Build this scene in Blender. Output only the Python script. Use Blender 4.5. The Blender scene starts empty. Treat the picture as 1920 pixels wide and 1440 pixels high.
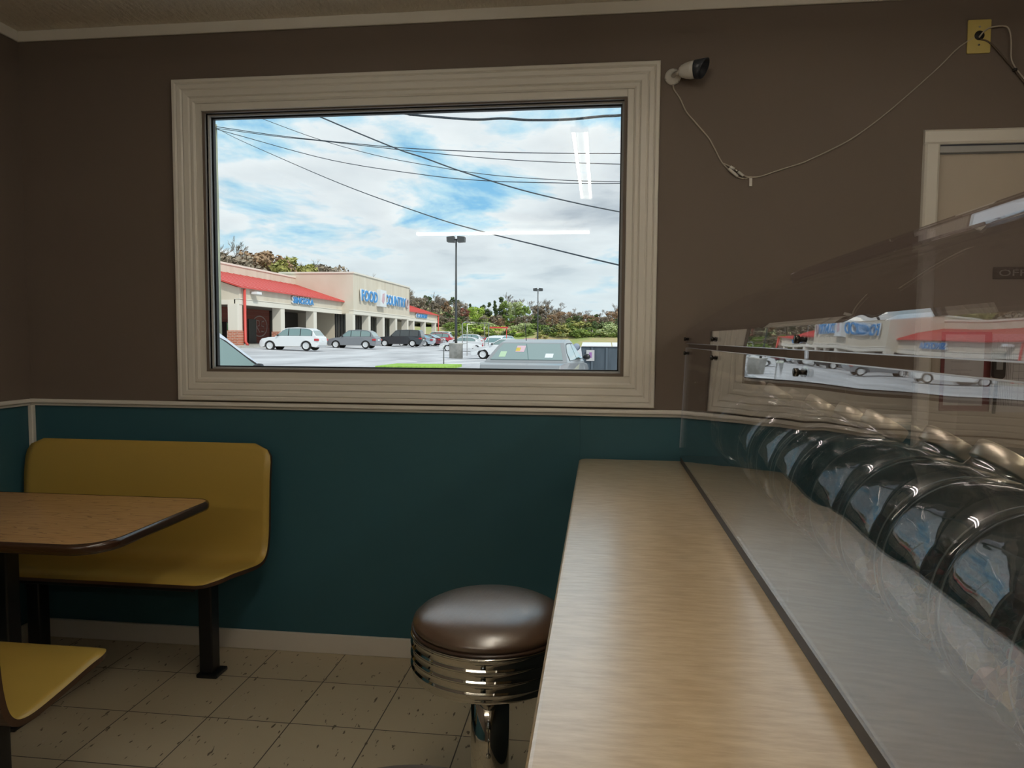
import bpy, bmesh, math, random
from math import sin, cos, pi, radians as R
from mathutils import Vector, Matrix, Euler
random.seed(7)
sc = bpy.context.scene
COL = sc.collection

# ------------------------------------------------------------ camera
FPX = 1350.0
YAW, PITCH, ROLL = R(6.97), R(3.64), R(0.37)
EYE = Vector((0, 0, 1.35))
_f = Vector((-sin(YAW)*cos(PITCH), cos(YAW)*cos(PITCH), -sin(PITCH)))
_r = Vector((cos(YAW), sin(YAW), 0)); _u = _r.cross(_f)
RT = _r*cos(ROLL)+_u*sin(ROLL); UP = -_r*sin(ROLL)+_u*cos(ROLL)
cam_d = bpy.data.cameras.new('camera'); cam = bpy.data.objects.new('camera', cam_d); COL.objects.link(cam)
cam_d.sensor_width = 36; cam_d.lens = 36*FPX/1920; cam_d.clip_start = 0.02; cam_d.clip_end = 2000
m = Matrix((RT, UP, -_f)).transposed().to_4x4(); m.translation = EYE
cam.matrix_world = m; sc.camera = cam

def at(px, py, y):
    """point of the place seen at photo pixel (px,py) on the plane y = const (survey helper)"""
    d = RT*((px-960)/FPX) - UP*((py-720)/FPX) + _f
    return EYE + d*(y/d.y)

# ------------------------------------------------------------ view, world, sun
sc.view_settings.view_transform = 'Standard'; sc.view_settings.look = 'None'
sc.view_settings.gamma = 1; sc.view_settings.exposure = 0.0; sc.view_settings.use_curve_mapping = False
TUBE = 33.0
SKY = 1.08

def nodes_of(mat):
    mat.use_nodes = True; nt = mat.node_tree; nt.nodes.clear(); return nt
def link(nt, a, b): nt.links.new(a, b)

w = bpy.data.worlds.new('sky'); sc.world = w; nt = nodes_of(w)
def N(nt, t, **kw):
    n = nt.nodes.new(t)
    for k, v in kw.items():
        if k in n.inputs.keys(): n.inputs[k].default_value = v
        else: setattr(n, k, v)
    return n
out = N(nt, 'ShaderNodeOutputWorld'); bg = N(nt, 'ShaderNodeBackground'); bg.inputs['Strength'].default_value = SKY
tc = N(nt, 'ShaderNodeTexCoord')
sep = N(nt, 'ShaderNodeSeparateXYZ'); link(nt, tc.outputs['Generated'], sep.inputs[0])
zc = N(nt, 'ShaderNodeMath', operation='MAXIMUM'); link(nt, sep.outputs['Z'], zc.inputs[0]); zc.inputs[1].default_value = 0.0
za = N(nt, 'ShaderNodeMath', operation='ADD'); link(nt, zc.outputs[0], za.inputs[0]); za.inputs[1].default_value = 0.16
dv = N(nt, 'ShaderNodeCombineXYZ')
for k in 'XY':
    q = N(nt, 'ShaderNodeMath', operation='DIVIDE'); link(nt, sep.outputs[k], q.inputs[0]); link(nt, za.outputs[0], q.inputs[1]); link(nt, q.outputs[0], dv.inputs[k])
mp = N(nt, 'ShaderNodeMapping'); mp.inputs['Location'].default_value = (5.9, 3.6, 0.3); mp.inputs['Scale'].default_value = (1.0, 0.9, 1)
link(nt, dv.outputs[0], mp.inputs[0])
n1 = N(nt, 'ShaderNodeTexNoise', Scale=1.7, Detail=8.0, Roughness=0.58, Distortion=0.25); link(nt, mp.outputs[0], n1.inputs['Vector'])
r1 = N(nt, 'ShaderNodeValToRGB'); link(nt, n1.outputs[0], r1.inputs[0])
cr = r1.color_ramp; cr.elements[0].position = 0.36; cr.elements[0].color = (0.25, 0.57, 0.86, 1)
cr.elements[1].position = 0.49; cr.elements[1].color = (0.90, 0.95, 0.98, 1)
e = cr.elements.new(0.42); e.color = (0.52, 0.78, 0.93, 1)
e = cr.elements.new(0.60); e.color = (0.86, 0.90, 0.93, 1)
e = cr.elements.new(0.72); e.color = (0.60, 0.66, 0.72, 1)
n2 = N(nt, 'ShaderNodeTexNoise', Scale=1.7, Detail=4.0, Roughness=0.5); link(nt, mp.outputs[0], n2.inputs['Vector'])
r2 = N(nt, 'ShaderNodeValToRGB'); link(nt, n2.outputs[0], r2.inputs[0])
r2.color_ramp.elements[0].position = 0.42; r2.color_ramp.elements[0].color = (1, 1, 1, 1)
r2.color_ramp.elements[1].position = 0.68; r2.color_ramp.elements[1].color = (0.72, 0.76, 0.80, 1)
mx = N(nt, 'ShaderNodeMixRGB', blend_type='MULTIPLY'); mx.inputs[0].default_value = 0.8
link(nt, r1.outputs[0], mx.inputs[1]); link(nt, r2.outputs[0], mx.inputs[2])
# milky haze near the horizon
rh = N(nt, 'ShaderNodeValToRGB'); link(nt, sep.outputs['Z'], rh.inputs[0])
rh.color_ramp.elements[0].position = 0.0; rh.color_ramp.elements[0].color = (0.75,)*3+(1,)
rh.color_ramp.elements[1].position = 0.16; rh.color_ramp.elements[1].color = (0, 0, 0, 1)
mh = N(nt, 'ShaderNodeMixRGB'); link(nt, rh.outputs[0], mh.inputs[0]); link(nt, mx.outputs[0], mh.inputs[1]); mh.inputs[2].default_value = (0.72, 0.84, 0.89, 1)
link(nt, mh.outputs[0], bg.inputs['Color']); link(nt, bg.outputs[0], out.inputs[0])

sun_d = bpy.data.lights.new('sun', 'SUN'); sun_d.energy = 2.6; sun_d.angle = R(4); sun_d.color = (1, 0.96, 0.9)
sun = bpy.data.objects.new('sun', sun_d); COL.objects.link(sun)
sun.rotation_euler = Vector((-0.75, 0.62, -0.95)).to_track_quat('-Z', 'Y').to_euler()

# ------------------------------------------------------------ materials
MATS = {}
def pbr(name, col, rough=0.5, metal=0.0, spec=0.5, coat=0.0, noise=None, bump=None, emit=None):
    if name in MATS: return MATS[name]
    m = bpy.data.materials.new(name); nt = nodes_of(m); MATS[name] = m
    o = N(nt, 'ShaderNodeOutputMaterial'); b = N(nt, 'ShaderNodeBsdfPrincipled')
    b.inputs['Base Color'].default_value = (*col, 1); b.inputs['Roughness'].default_value = rough
    b.inputs['Metallic'].default_value = metal; b.inputs['Specular IOR Level'].default_value = spec
    b.inputs['Coat Weight'].default_value = coat; b.inputs['Coat Roughness'].default_value = min(0.14, rough); b.inputs['Coat IOR'].default_value = 1.7
    if emit:
        b.inputs['Emission Color'].default_value = (*emit[0], 1); b.inputs['Emission Strength'].default_value = emit[1]
    link(nt, b.outputs[0], o.inputs[0])
    tcn = N(nt, 'ShaderNodeTexCoord')
    if noise:                       # (scale xyz, colour 2, lo, hi)
        sc_, c2, lo, hi = noise
        mp = N(nt, 'ShaderNodeMapping'); mp.inputs['Scale'].default_value = sc_ if isinstance(sc_, tuple) else (sc_,)*3
        link(nt, tcn.outputs['Object'], mp.inputs[0])
        t = N(nt, 'ShaderNodeTexNoise', Scale=1.0, Detail=5.0, Roughness=0.6); link(nt, mp.outputs[0], t.inputs['Vector'])
        r = N(nt, 'ShaderNodeValToRGB'); link(nt, t.outputs[0], r.inputs[0])
        r.color_ramp.elements[0].position = lo; r.color_ramp.elements[0].color = (*col, 1)
        r.color_ramp.elements[1].position = hi; r.color_ramp.elements[1].color = (*c2, 1)
        link(nt, r.outputs[0], b.inputs['Base Color'])
    if bump:
        bs, st, det = bump
        mp2 = N(nt, 'ShaderNodeMapping'); mp2.inputs['Scale'].default_value = bs if isinstance(bs, tuple) else (bs,)*3
        link(nt, tcn.outputs['Object'], mp2.inputs[0])
        t = N(nt, 'ShaderNodeTexNoise', Scale=1.0, Detail=det, Roughness=0.55); link(nt, mp2.outputs[0], t.inputs['Vector'])
        bp = N(nt, 'ShaderNodeBump'); bp.inputs['Strength'].default_value = st; bp.inputs['Distance'].default_value = 0.01
        link(nt, t.outputs[0], bp.inputs['Height']); link(nt, bp.outputs[0], b.inputs['Normal'])
    return m

def thin(name, tint=(1, 1, 1), ior=1.49, rough=0.0, refl=1.0, bump=0.0, bscale=6.0):
    """clear sheet: transparency and mirror reflection weighted by Fresnel on each face"""
    m = bpy.data.materials.new(name); nt = nodes_of(m); MATS[name] = m
    o = N(nt, 'ShaderNodeOutputMaterial'); mix = N(nt, 'ShaderNodeMixShader')
    tr = N(nt, 'ShaderNodeBsdfTransparent'); tr.inputs[0].default_value = (*tint, 1)
    gl = N(nt, 'ShaderNodeBsdfGlossy'); gl.inputs['Roughness'].default_value = rough; gl.inputs['Color'].default_value = (refl,)*3+(1,)
    geo = N(nt, 'ShaderNodeNewGeometry')
    mi = N(nt, 'ShaderNodeMix'); mi.data_type = 'FLOAT'
    link(nt, geo.outputs['Backfacing'], mi.inputs[0]); mi.inputs[2].default_value = ior; mi.inputs[3].default_value = 1/ior
    fr = N(nt, 'ShaderNodeFresnel'); link(nt, mi.outputs[0], fr.inputs['IOR'])
    if bump:
        tcn = N(nt, 'ShaderNodeTexCoord'); t = N(nt, 'ShaderNodeTexNoise', Scale=bscale, Detail=1.0)
        link(nt, tcn.outputs['Object'], t.inputs['Vector'])
        bp = N(nt, 'ShaderNodeBump'); bp.inputs['Strength'].default_value = bump; bp.inputs['Distance'].default_value = 0.02
        link(nt, t.outputs[0], bp.inputs['Height']); link(nt, bp.outputs[0], gl.inputs['Normal'])
    link(nt, fr.outputs[0], mix.inputs[0]); link(nt, tr.outputs[0], mix.inputs[1]); link(nt, gl.outputs[0], mix.inputs[2])
    link(nt, mix.outputs[0], o.inputs[0]); return m

def emitter(name, col, s):
    m = bpy.data.materials.new(name); nt = nodes_of(m); MATS[name] = m
    o = N(nt, 'ShaderNodeOutputMaterial'); e = N(nt, 'ShaderNodeEmission'); e.inputs[0].default_value = (*col, 1); e.inputs[1].default_value = s
    link(nt, e.outputs[0], o.inputs[0]); return m

def brick_mat(name, c1, c2, mortar, scale, rot=(0, 0, 0), bw=0.5, rh=0.25, ms=0.02, off=0.5, rough=0.8, loc=(0, 0, 0), flecks=None, bump=0.0):
    m = bpy.data.materials.new(name); nt = nodes_of(m); MATS[name] = m
    o = N(nt, 'ShaderNodeOutputMaterial'); b = N(nt, 'ShaderNodeBsdfPrincipled'); b.inputs['Roughness'].default_value = rough
    tcn = N(nt, 'ShaderNodeTexCoord'); mp = N(nt, 'ShaderNodeMapping'); mp.inputs['Rotation'].default_value = rot; mp.inputs['Location'].default_value = loc
    link(nt, tcn.outputs['Object'], mp.inputs[0])
    t = N(nt, 'ShaderNodeTexBrick'); t.offset = off; t.inputs['Scale'].default_value = scale
    t.inputs['Color1'].default_value = (*c1, 1); t.inputs['Color2'].default_value = (*c2, 1); t.inputs['Mortar'].default_value = (*mortar, 1)
    t.inputs['Brick Width'].default_value = bw; t.inputs['Row Height'].default_value = rh; t.inputs['Mortar Size'].default_value = ms
    t.inputs['Mortar Smooth'].default_value = 0.1
    link(nt, mp.outputs[0], t.inputs['Vector'])
    src = t.outputs['Color']
    if flecks:
        for (s, c, lo, hi, stretch) in flecks:
            m3 = N(nt, 'ShaderNodeMapping'); m3.inputs['Scale'].default_value = (s, s*stretch, s); m3.inputs['Rotation'].default_value = (0, 0, 0.7)
            link(nt, tcn.outputs['Object'], m3.inputs[0])
            nz = N(nt, 'ShaderNodeTexNoise', Scale=1.0, Detail=2.0); link(nt, m3.outputs[0], nz.inputs['Vector'])
            rr = N(nt, 'ShaderNodeValToRGB'); link(nt, nz.outputs[0], rr.inputs[0])
            rr.color_ramp.elements[0].position = lo; rr.color_ramp.elements[0].color = (0, 0, 0, 1)
            rr.color_ramp.elements[1].position = hi; rr.color_ramp.elements[1].color = (1, 1, 1, 1)
            mm = N(nt, 'ShaderNodeMixRGB'); link(nt, rr.outputs[0], mm.inputs[0]); link(nt, src, mm.inputs[1]); mm.inputs[2].default_value = (*c, 1)
            src = mm.outputs[0]
    link(nt, src, b.inputs['Base Color']); link(nt, b.outputs[0], o.inputs[0]); return m

taupe = pbr('taupe_paint', (0.160, 0.126, 0.100), 0.55, bump=(60, 0.05, 3), spec=0.3)
teal = pbr('teal_paint', (0.036, 0.110, 0.135), 0.45, bump=(60, 0.04, 3), spec=0.3)
ceil_m = pbr('stomped_ceiling', (0.80, 0.75, 0.66), 0.85, bump=((45, 18, 40), 1.0, 3))
trim_m = pbr('cream_trim', (0.70, 0.67, 0.60), 0.38)
base_m = pbr('white_base', (0.66, 0.61, 0.54), 0.4)
door_m = pbr('cream_door', (0.46, 0.40, 0.32), 0.45)
alum = pbr('painted_aluminium', (0.36, 0.355, 0.34), 0.4)
gasket = pbr('black_gasket', (0.01, 0.01, 0.01), 0.5)
glass_m = thin('window_glass', (0.97, 0.985, 0.98), 1.5)
acryl = thin('clear_acrylic', (0.97, 0.97, 0.98), 2.2, rough=0.01, bump=0.08, bscale=4.0)
jar_m = thin('jar_glass', (0.86, 0.87, 0.87), 2.6, refl=1.0, bump=0.08, bscale=16.0)
lam = pbr('tan_laminate', (0.54, 0.375, 0.19), 0.34, coat=1.0, noise=((18, 90, 18), (0.72, 0.55, 0.33), 0.35, 0.68), spec=1.0)
lam.node_tree.nodes['Principled BSDF'].inputs['Coat Roughness'].default_value = 0.25
lb = lam.node_tree.nodes['Principled BSDF']; lb.inputs['IOR'].default_value = 2.4; lb.inputs['Specular IOR Level'].default_value = 0.5; lb.inputs['Coat IOR'].default_value = 2.6
lam_edge = pbr('laminate_edge', (0.36, 0.25, 0.15), 0.15, spec=0.6)
dark_board = pbr('dark_brown_board', (0.035, 0.024, 0.018), 0.5)
yellow = pbr('yellow_laminate', (0.43, 0.29, 0.062), 0.34, bump=(300, 0.02, 2), spec=0.45)
ply = pbr('brown_edge_band', (0.06, 0.028, 0.014), 0.3)
black_m = pbr('black_powder_coat', (0.006, 0.006, 0.007), 0.35)
chrome = pbr('chrome', (0.62, 0.60, 0.56), 0.06, metal=1.0)
brushed = pbr('brushed_metal', (0.55, 0.53, 0.50), 0.28, metal=1.0)
vinyl = pbr('brown_vinyl', (0.10, 0.055, 0.030), 0.36, coat=1.0, bump=((120, 30, 120), 0.12, 4), spec=0.6)
vb = vinyl.node_tree.nodes['Principled BSDF']; vb.inputs['Coat Roughness'].default_value = 0.27; vb.inputs['Coat IOR'].default_value = 2.1
white_pl = pbr('white_plastic', (0.62, 0.60, 0.55), 0.35)
almond = pbr('almond_plate', (0.55, 0.44, 0.13), 0.35)
cord_m = pbr('off_white_cord', (0.45, 0.40, 0.33), 0.5)
cord_b = pbr('brown_cord', (0.10, 0.07, 0.045), 0.5)
navy = pbr('dark_navy_plastic', (0.02, 0.025, 0.035), 0.3)
red_brd = pbr('maroon_board', (0.16, 0.015, 0.02), 0.4)
paper = pbr('paper', (0.52, 0.50, 0.50), 0.8)
ink = pbr('ink', (0.05, 0.05, 0.06), 0.8)
clamp = pbr('knob_metal', (0.05, 0.045, 0.04), 0.2, metal=0.8)
tube_m = emitter('fluorescent_tube', (1.0, 0.92, 0.79), TUBE)
floor_m = brick_mat('vinyl_floor_tile', (0.47, 0.395, 0.27), (0.51, 0.43, 0.295), (0.07, 0.05, 0.035), 1.0, bw=0.3048, rh=0.3048, ms=0.0022, off=0.0, rough=0.42,
                    loc=(1.3655+0.3048*40, -2.3275+0.3048*40, 0), flecks=[(55, (0.11, 0.075, 0.045), 0.66, 0.70, 0.35), (60, (0.50, 0.43, 0.33), 0.69, 0.73, 0.4)])

def wood_mat():
    m = bpy.data.materials.new('oak_laminate'); nt = nodes_of(m)
    o = N(nt, 'ShaderNodeOutputMaterial'); b = N(nt, 'ShaderNodeBsdfPrincipled'); b.inputs['Roughness'].default_value = 0.25
    tcn = N(nt, 'ShaderNodeTexCoord'); mp = N(nt, 'ShaderNodeMapping'); mp.inputs['Scale'].default_value = (1.3, 9, 1)
    link(nt, tcn.outputs['Object'], mp.inputs[0])
    nz = N(nt, 'ShaderNodeTexNoise', Scale=1.4, Detail=3.0); link(nt, mp.outputs[0], nz.inputs['Vector'])
    mu = N(nt, 'ShaderNodeMath', operation='MULTIPLY'); link(nt, nz.outputs[0], mu.inputs[0]); mu.inputs[1].default_value = 14
    fr = N(nt, 'ShaderNodeMath', operation='FRACT'); link(nt, mu.outputs[0], fr.inputs[0])
    r = N(nt, 'ShaderNodeValToRGB'); link(nt, fr.outputs[0], r.inputs[0])
    r.color_ramp.elements[0].color = (0.68, 0.38, 0.15, 1); r.color_ramp.elements[1].color = (0.40, 0.22, 0.10, 1)
    e = r.color_ramp.elements.new(0.8); e.color = (0.64, 0.35, 0.135, 1)
    mp2 = N(nt, 'ShaderNodeMapping'); mp2.inputs['Scale'].default_value = (6, 260, 1); link(nt, tcn.outputs['Object'], mp2.inputs[0])
    n3 = N(nt, 'ShaderNodeTexNoise', Scale=1.0, Detail=2.0); link(nt, mp2.outputs[0], n3.inputs['Vector'])
    mm = N(nt, 'ShaderNodeMixRGB', blend_type='MULTIPLY'); mm.inputs[0].default_value = 0.35
    link(nt, r.outputs[0], mm.inputs[1]); link(nt, n3.outputs[0], mm.inputs[2])
    link(nt, mm.outputs[0], b.inputs['Base Color']); link(nt, b.outputs[0], o.inputs[0]); return m
oak = wood_mat()

# ------------------------------------------------------------ mesh helpers
def box(bm, x0, x1, y0, y1, z0, z1, mi=0):
    v = [bm.verts.new((x, y, z)) for x in (x0, x1) for y in (y0, y1) for z in (z0, z1)]
    for idx in ((0, 1, 3, 2), (4, 6, 7, 5), (0, 4, 5, 1), (2, 3, 7, 6), (0, 2, 6, 4), (1, 5, 7, 3)):
        f = bm.faces.new([v[i] for i in idx]); f.material_index = mi
    return v
def prism(bm, pts, lo, hi, axis='y', mi=0):
    """pts: 2D outline; extruded along axis between lo and hi"""
    def mk(p, t):
        a, b = p
        return {'y': (a, t, b), 'x': (t, a, b), 'z': (a, b, t)}[axis]
    A = [bm.verts.new(mk(p, lo)) for p in pts]; B = [bm.verts.new(mk(p, hi)) for p in pts]
    n = len(pts); fs = [bm.faces.new(A), bm.faces.new(B[::-1])]
    for i in range(n): fs.append(bm.faces.new((A[i], B[i], B[(i+1) % n], A[(i+1) % n])))
    for f in fs: f.material_index = mi
    return fs
def tube(bm, pts, r, seg=8, caps=True, mi=0):
    pts = [Vector(p) for p in pts]; rings = []; n = len(pts)
    rr = r if isinstance(r, (list, tuple)) else [r]*n
    t0 = (pts[1]-pts[0]).normalized(); ref = Vector((0, 0, 1)) if abs(t0.z) < 0.9 else Vector((1, 0, 0))
    for i, p in enumerate(pts):
        t = ((pts[min(i+1, n-1)]-pts[max(i-1, 0)])).normalized()
        a = t.cross(ref)
        if a.length < 1e-6: a = t.orthogonal()
        a.normalize(); b = a.cross(t)
        rings.append([bm.verts.new(p+a*(cos(2*pi*k/seg)*rr[i])+b*(sin(2*pi*k/seg)*rr[i])) for k in range(seg)])
    for i in range(n-1):
        for k in range(seg):
            f = bm.faces.new((rings[i][k], rings[i][(k+1) % seg], rings[i+1][(k+1) % seg], rings[i+1][k])); f.smooth = True; f.material_index = mi
    if caps and seg > 2:
        for rg in (rings[0][::-1], rings[-1]):
            f = bm.faces.new(rg); f.material_index = mi
def lathe(bm, prof, c=(0, 0, 0), seg=32, axis='z', mi=0, mat=None):
    """prof: (radius, height) list"""
    rings = []; c = Vector(c)
    for (r, h) in prof:
        ring = []
        for k in range(seg):
            a = 2*pi*k/seg
            p = Vector((r*cos(a), r*sin(a), h))
            if axis == 'y': p = Vector((p.x, p.z, -p.y))
            if axis == 'x': p = Vector((p.z, p.x, p.y))
            if mat: p = mat @ p
            ring.append(bm.verts.new(c+p))
        rings.append(ring)
    for i in range(len(rings)-1):
        for k in range(seg):
            f = bm.faces.new((rings[i][k], rings[i][(k+1) % seg], rings[i+1][(k+1) % seg], rings[i+1][k])); f.smooth = True; f.material_index = mi
    for rg, pr in ((rings[0][::-1], prof[0]), (rings[-1], prof[-1])):
        if pr[0] > 1e-5:
            f = bm.faces.new(rg); f.material_index = mi
def smooth_pts(pts, n=6):
    """Catmull-Rom through the points"""
    P = [Vector(p) for p in pts]; P = [P[0]*2-P[1]]+P+[P[-1]*2-P[-2]]; out = []
    for i in range(1, len(P)-2):
        for k in range(n):
            t = k/n; a, b, c, d = P[i-1], P[i], P[i+1], P[i+2]
            out.append(0.5*((2*b)+(c-a)*t+(2*a-5*b+4*c-d)*t*t+(3*b-a-3*c+d)*t**3))
    out.append(P[-2]); return out
def rrect(x0, x1, y0, y1, rads, n=6):
    """rounded rectangle outline, rads for corners (x0y0,x1y0,x1y1,x0y1)"""
    pts = []
    for (cx, cy, sx, sy, r, a0) in ((x0, y0, 1, 1, rads[0], pi), (x1, y0, -1, 1, rads[1], 1.5*pi), (x1, y1, -1, -1, rads[2], 0), (x0, y1, 1, -1, rads[3], pi/2)):
        if r < 1e-5: pts.append((cx, cy)); continue
        for k in range(n+1):
            a = a0+pi/2*k/n; pts.append((cx+sx*r+r*cos(a), cy+sy*r+r*sin(a)))
    return pts
def obj(name, bm, mats, parent=None, bevel=0, smooth=False, label=None, kind=None, weld=False):
    me = bpy.data.meshes.new(name)
    if weld: bmesh.ops.remove_doubles(bm, verts=bm.verts, dist=1e-5)
    bmesh.ops.recalc_face_normals(bm, faces=bm.faces)
    bm.to_mesh(me); bm.free()
    for mt in (mats if isinstance(mats, (list, tuple)) else [mats]): me.materials.append(mt)
    o = bpy.data.objects.new(name, me); COL.objects.link(o)
    if parent: o.parent = parent
    if bevel:
        b = o.modifiers.new('bevel', 'BEVEL'); b.width = bevel; b.segments = 3; b.limit_method = 'ANGLE'; b.angle_limit = R(40)
    if smooth:
        for p in me.polygons: p.use_smooth = True
    if label: o['label'] = label
    if kind: o['kind'] = kind
    return o
def new(): return bmesh.new()
def tag(o, label, cat, group=None, kind=None):
    o['label'] = label; o['category'] = cat
    if group: o['group'] = group
    if kind: o['kind'] = kind
    return o
def thing(name, label, cat, loc=(0, 0, 0), rz=0, group=None):
    o = bpy.data.objects.new(name, None); COL.objects.link(o); o.location = loc; o.rotation_euler = (0, 0, rz); o.empty_display_size = 0.1
    return tag(o, label, cat, group)
KIDS = {}
def children(o): return [c for c in bpy.data.objects if c.parent == o]
def copy_tree(o, parent=None):
    c = o.copy(); COL.objects.link(c)
    if parent: c.parent = parent
    for ch in children(o): copy_tree(ch, c)
    return c
def struct(name, bm, mats, label=None, bevel=0, smooth=False):
    return obj(name, bm, mats, bevel=bevel, kind='structure', label=label, smooth=smooth)
def text_mesh(name, s, size, mat, extrude=0.01, parent=None, align='LEFT', bold=0.0, width=None, height=None):
    cu = bpy.data.curves.new(name+'_c', 'FONT'); cu.body = s; cu.size = size; cu.extrude = extrude; cu.align_x = align; cu.offset = bold
    cu.resolution_u = 3
    t = bpy.data.objects.new(name+'_t', cu); COL.objects.link(t)
    dg = bpy.context.evaluated_depsgraph_get(); me = bpy.data.meshes.new_from_object(t.evaluated_get(dg))
    bpy.data.objects.remove(t); bpy.data.curves.remove(cu)
    xs = [v.co.x for v in me.vertices]; ys = [v.co.y for v in me.vertices]
    x0, x1, y0, y1 = min(xs), max(xs), min(ys), max(ys)
    for v in me.vertices:
        v.co.x = (v.co.x-x0)*((width/(x1-x0)) if width else 1); v.co.y = (v.co.y-y0)*((height/(y1-y0)) if height else 1)
    me.materials.clear(); me.materials.append(mat)
    o = bpy.data.objects.new(name, me); COL.objects.link(o)
    if parent: o.parent = parent
    return o

# ============================================================ THE ROOM
WY = 2.892; LX = -2.497; RX = 3.3; BY = -4.6; CZ = 2.645
wx0, wx1, wz0, wz1 = -1.655, 0.080, 1.212, 2.280      # window opening
dx0, dx1, dz1 = 1.235, 2.06, 2.075                    # door opening
T = 0.075
bm = new(); box(bm, LX-T, RX+T, BY-T, WY+T, -0.15, 0); struct('floor', bm, floor_m, 'speckled beige vinyl tile floor')
bm = new(); box(bm, LX-T, RX+T, BY-T, WY+T, CZ, CZ+0.2); struct('ceiling', bm, ceil_m, 'textured stomped plaster ceiling')
bm = new()
def wallseg(x0, x1, z0, z1):
    if z0 < 1.055 < z1:
        box(bm, x0, x1, WY, WY+T, z0, 1.055, 1); box(bm, x0, x1, WY, WY+T, 1.055, z1, 0)
    else: box(bm, x0, x1, WY, WY+T, z0, z1, 1 if z1 <= 1.055 else 0)
wallseg(LX-T, wx0, 0, CZ); wallseg(wx1, dx0, 0, CZ); wallseg(dx1, RX+T, 0, CZ)
wallseg(wx0, wx1, 0, wz0); wallseg(wx0, wx1, wz1, CZ); wallseg(dx0, dx1, dz1, CZ)
struct('wall_far', bm, [taupe, teal], 'taupe wall over teal wainscot holding the window and office door')
bm = new(); box(bm, LX-T, LX, BY-T, WY, 0, 1.055, 1); box(bm, LX-T, LX, BY-T, WY, 1.055, CZ, 0); struct('wall_left', bm, [taupe, teal])
bm = new(); box(bm, RX, RX+T, BY-T, WY, 0, CZ); struct('wall_right', bm, [taupe])
bm = new(); box(bm, LX, RX, BY-T, BY, 0, CZ); struct('wall_back', bm, [taupe])
# crown strip, chair rail, skirting, seam cover strip
def strip(name, segs, mat=trim_m, bev=0.004, label=None):
    bm = new()
    for s in segs: box(bm, *s)
    return struct(name, bm, mat, label, bevel=bev)
strip('trim_1', [(LX, RX, WY-0.012, WY, 2.600, CZ)], label='flat cream strip along the top of the far wall')
strip('trim_2', [(LX, LX+0.012, BY, WY-0.012, 2.600, CZ)])
bm = new()
prism(bm, [(WY, 1.042), (WY-0.010, 1.042), (WY-0.014, 1.050), (WY-0.022, 1.056), (WY-0.014, 1.062), (WY-0.010, 1.070), (WY, 1.070)], LX, 0.90, 'x')
struct('trim_3', bm, trim_m, 'cream chair rail under the window')
bm = new()
prism(bm, [(LX, 1.042), (LX+0.010, 1.042), (LX+0.014, 1.050), (LX+0.022, 1.056), (LX+0.014, 1.062), (LX+0.010, 1.070), (LX, 1.070)], BY, WY-0.02, 'y')
struct('trim_4', bm, trim_m)
strip('trim_5', [(0.90, dx0-0.06, WY-0.012, WY, 1.042, 1.070)])
strip('trim_6', [(LX, LX+0.022, WY-0.022, WY, 0.08, 1.042)], label='cream strip in the left corner of the wainscot')
strip('trim_7', [(-0.0775, -0.0745, WY-0.0015, WY, 0.083, 1.042)], mat=teal)
strip('baseboard_far', [(LX, dx0-0.055, WY-0.014, WY, 0.0, 0.083)], mat=base_m)
strip('baseboard_left', [(LX, LX+0.014, BY, WY-0.014, 0.0, 0.083)], mat=base_m)

# window: fluted casing (mitred), jamb, stops, aluminium frame, glass
def ring(bm, x0, x1, z0, z1, prof, mi=0):
    """mitred picture-frame moulding; prof = (offset outward from opening, y) closed outline"""
    corners = [(x0, z0, -1, -1), (x1, z0, 1, -1), (x1, z1, 1, 1), (x0, z1, -1, 1)]
    R_ = [[bm.verts.new((cx+sx*o, y, cz+sz*o)) for (o, y) in prof] for (cx, cz, sx, sz) in corners]
    n = len(prof)
    for i in range(4):
        a, b = R_[i], R_[(i+1) % 4]
        for k in range(n):
            f = bm.faces.new((a[k], b[k], b[(k+1) % n], a[(k+1) % n])); f.material_index = mi
win = obj('window_1', (lambda b: (ring(b, wx0, wx1, wz0, wz1, [(-0.007, WY+T), (-0.007, WY+0.04), (0.0, WY+0.04), (0.0, WY+T)]), b)[1])(new()), alum, kind='structure', label='wide single pane window with fluted cream casing')
bm = new()
cw = 0.132
prof = [(0.040, WY), (0.040, WY-0.010), (0.048, WY-0.014), (0.060, WY-0.014), (0.064, WY-0.010), (0.070, WY-0.016), (0.092, WY-0.019), (0.098, WY-0.015), (0.104, WY-0.020), (0.120, WY-0.022), (0.124, WY-0.018), (0.130, WY-0.024), (0.142, WY-0.024), (0.146, WY-0.018), (0.146, WY)]
prof = [(o*0.92+0.0, y) for o, y in prof]
ring(bm, wx0, wx1, wz0, wz1, prof); obj('window_casing', bm, trim_m, win)
bm = new(); ring(bm, wx0, wx1, wz0, wz1, [(0.0, WY+0.05), (0.0, WY+0.002), (0.045, WY+0.002), (0.045, WY-0.008), (0.030, WY-0.008), (0.030, WY-0.008), (0.030, WY+0.0), (0.002, WY+0.0), (0.002, WY+0.05)])
bm.free()
bm = new(); ring(bm, wx0, wx1, wz0, wz1, [(0.0, WY+0.035), (0.0, WY+0.012), (0.012, WY+0.012), (0.012, WY-0.006), (0.042, WY-0.006), (0.042, WY+0.0), (0.016, WY+0.002), (0.016, WY+0.035)])
obj('window_stop', bm, trim_m, win)
bm = new(); ring(bm, wx0, wx1, wz0, wz1, [(-0.007, WY+0.05), (-0.007, WY+0.028), (0.004, WY+0.022), (0.004, WY+0.05)])
obj('window_frame', bm, alum, win)
bm = new(); box(bm, wx0-0.01, wx1+0.012, WY-0.012, WY+0.008, wz1+0.006, wz1+0.032); obj('stop_moulding', bm, trim_m, win, bevel=0.002)
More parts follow.
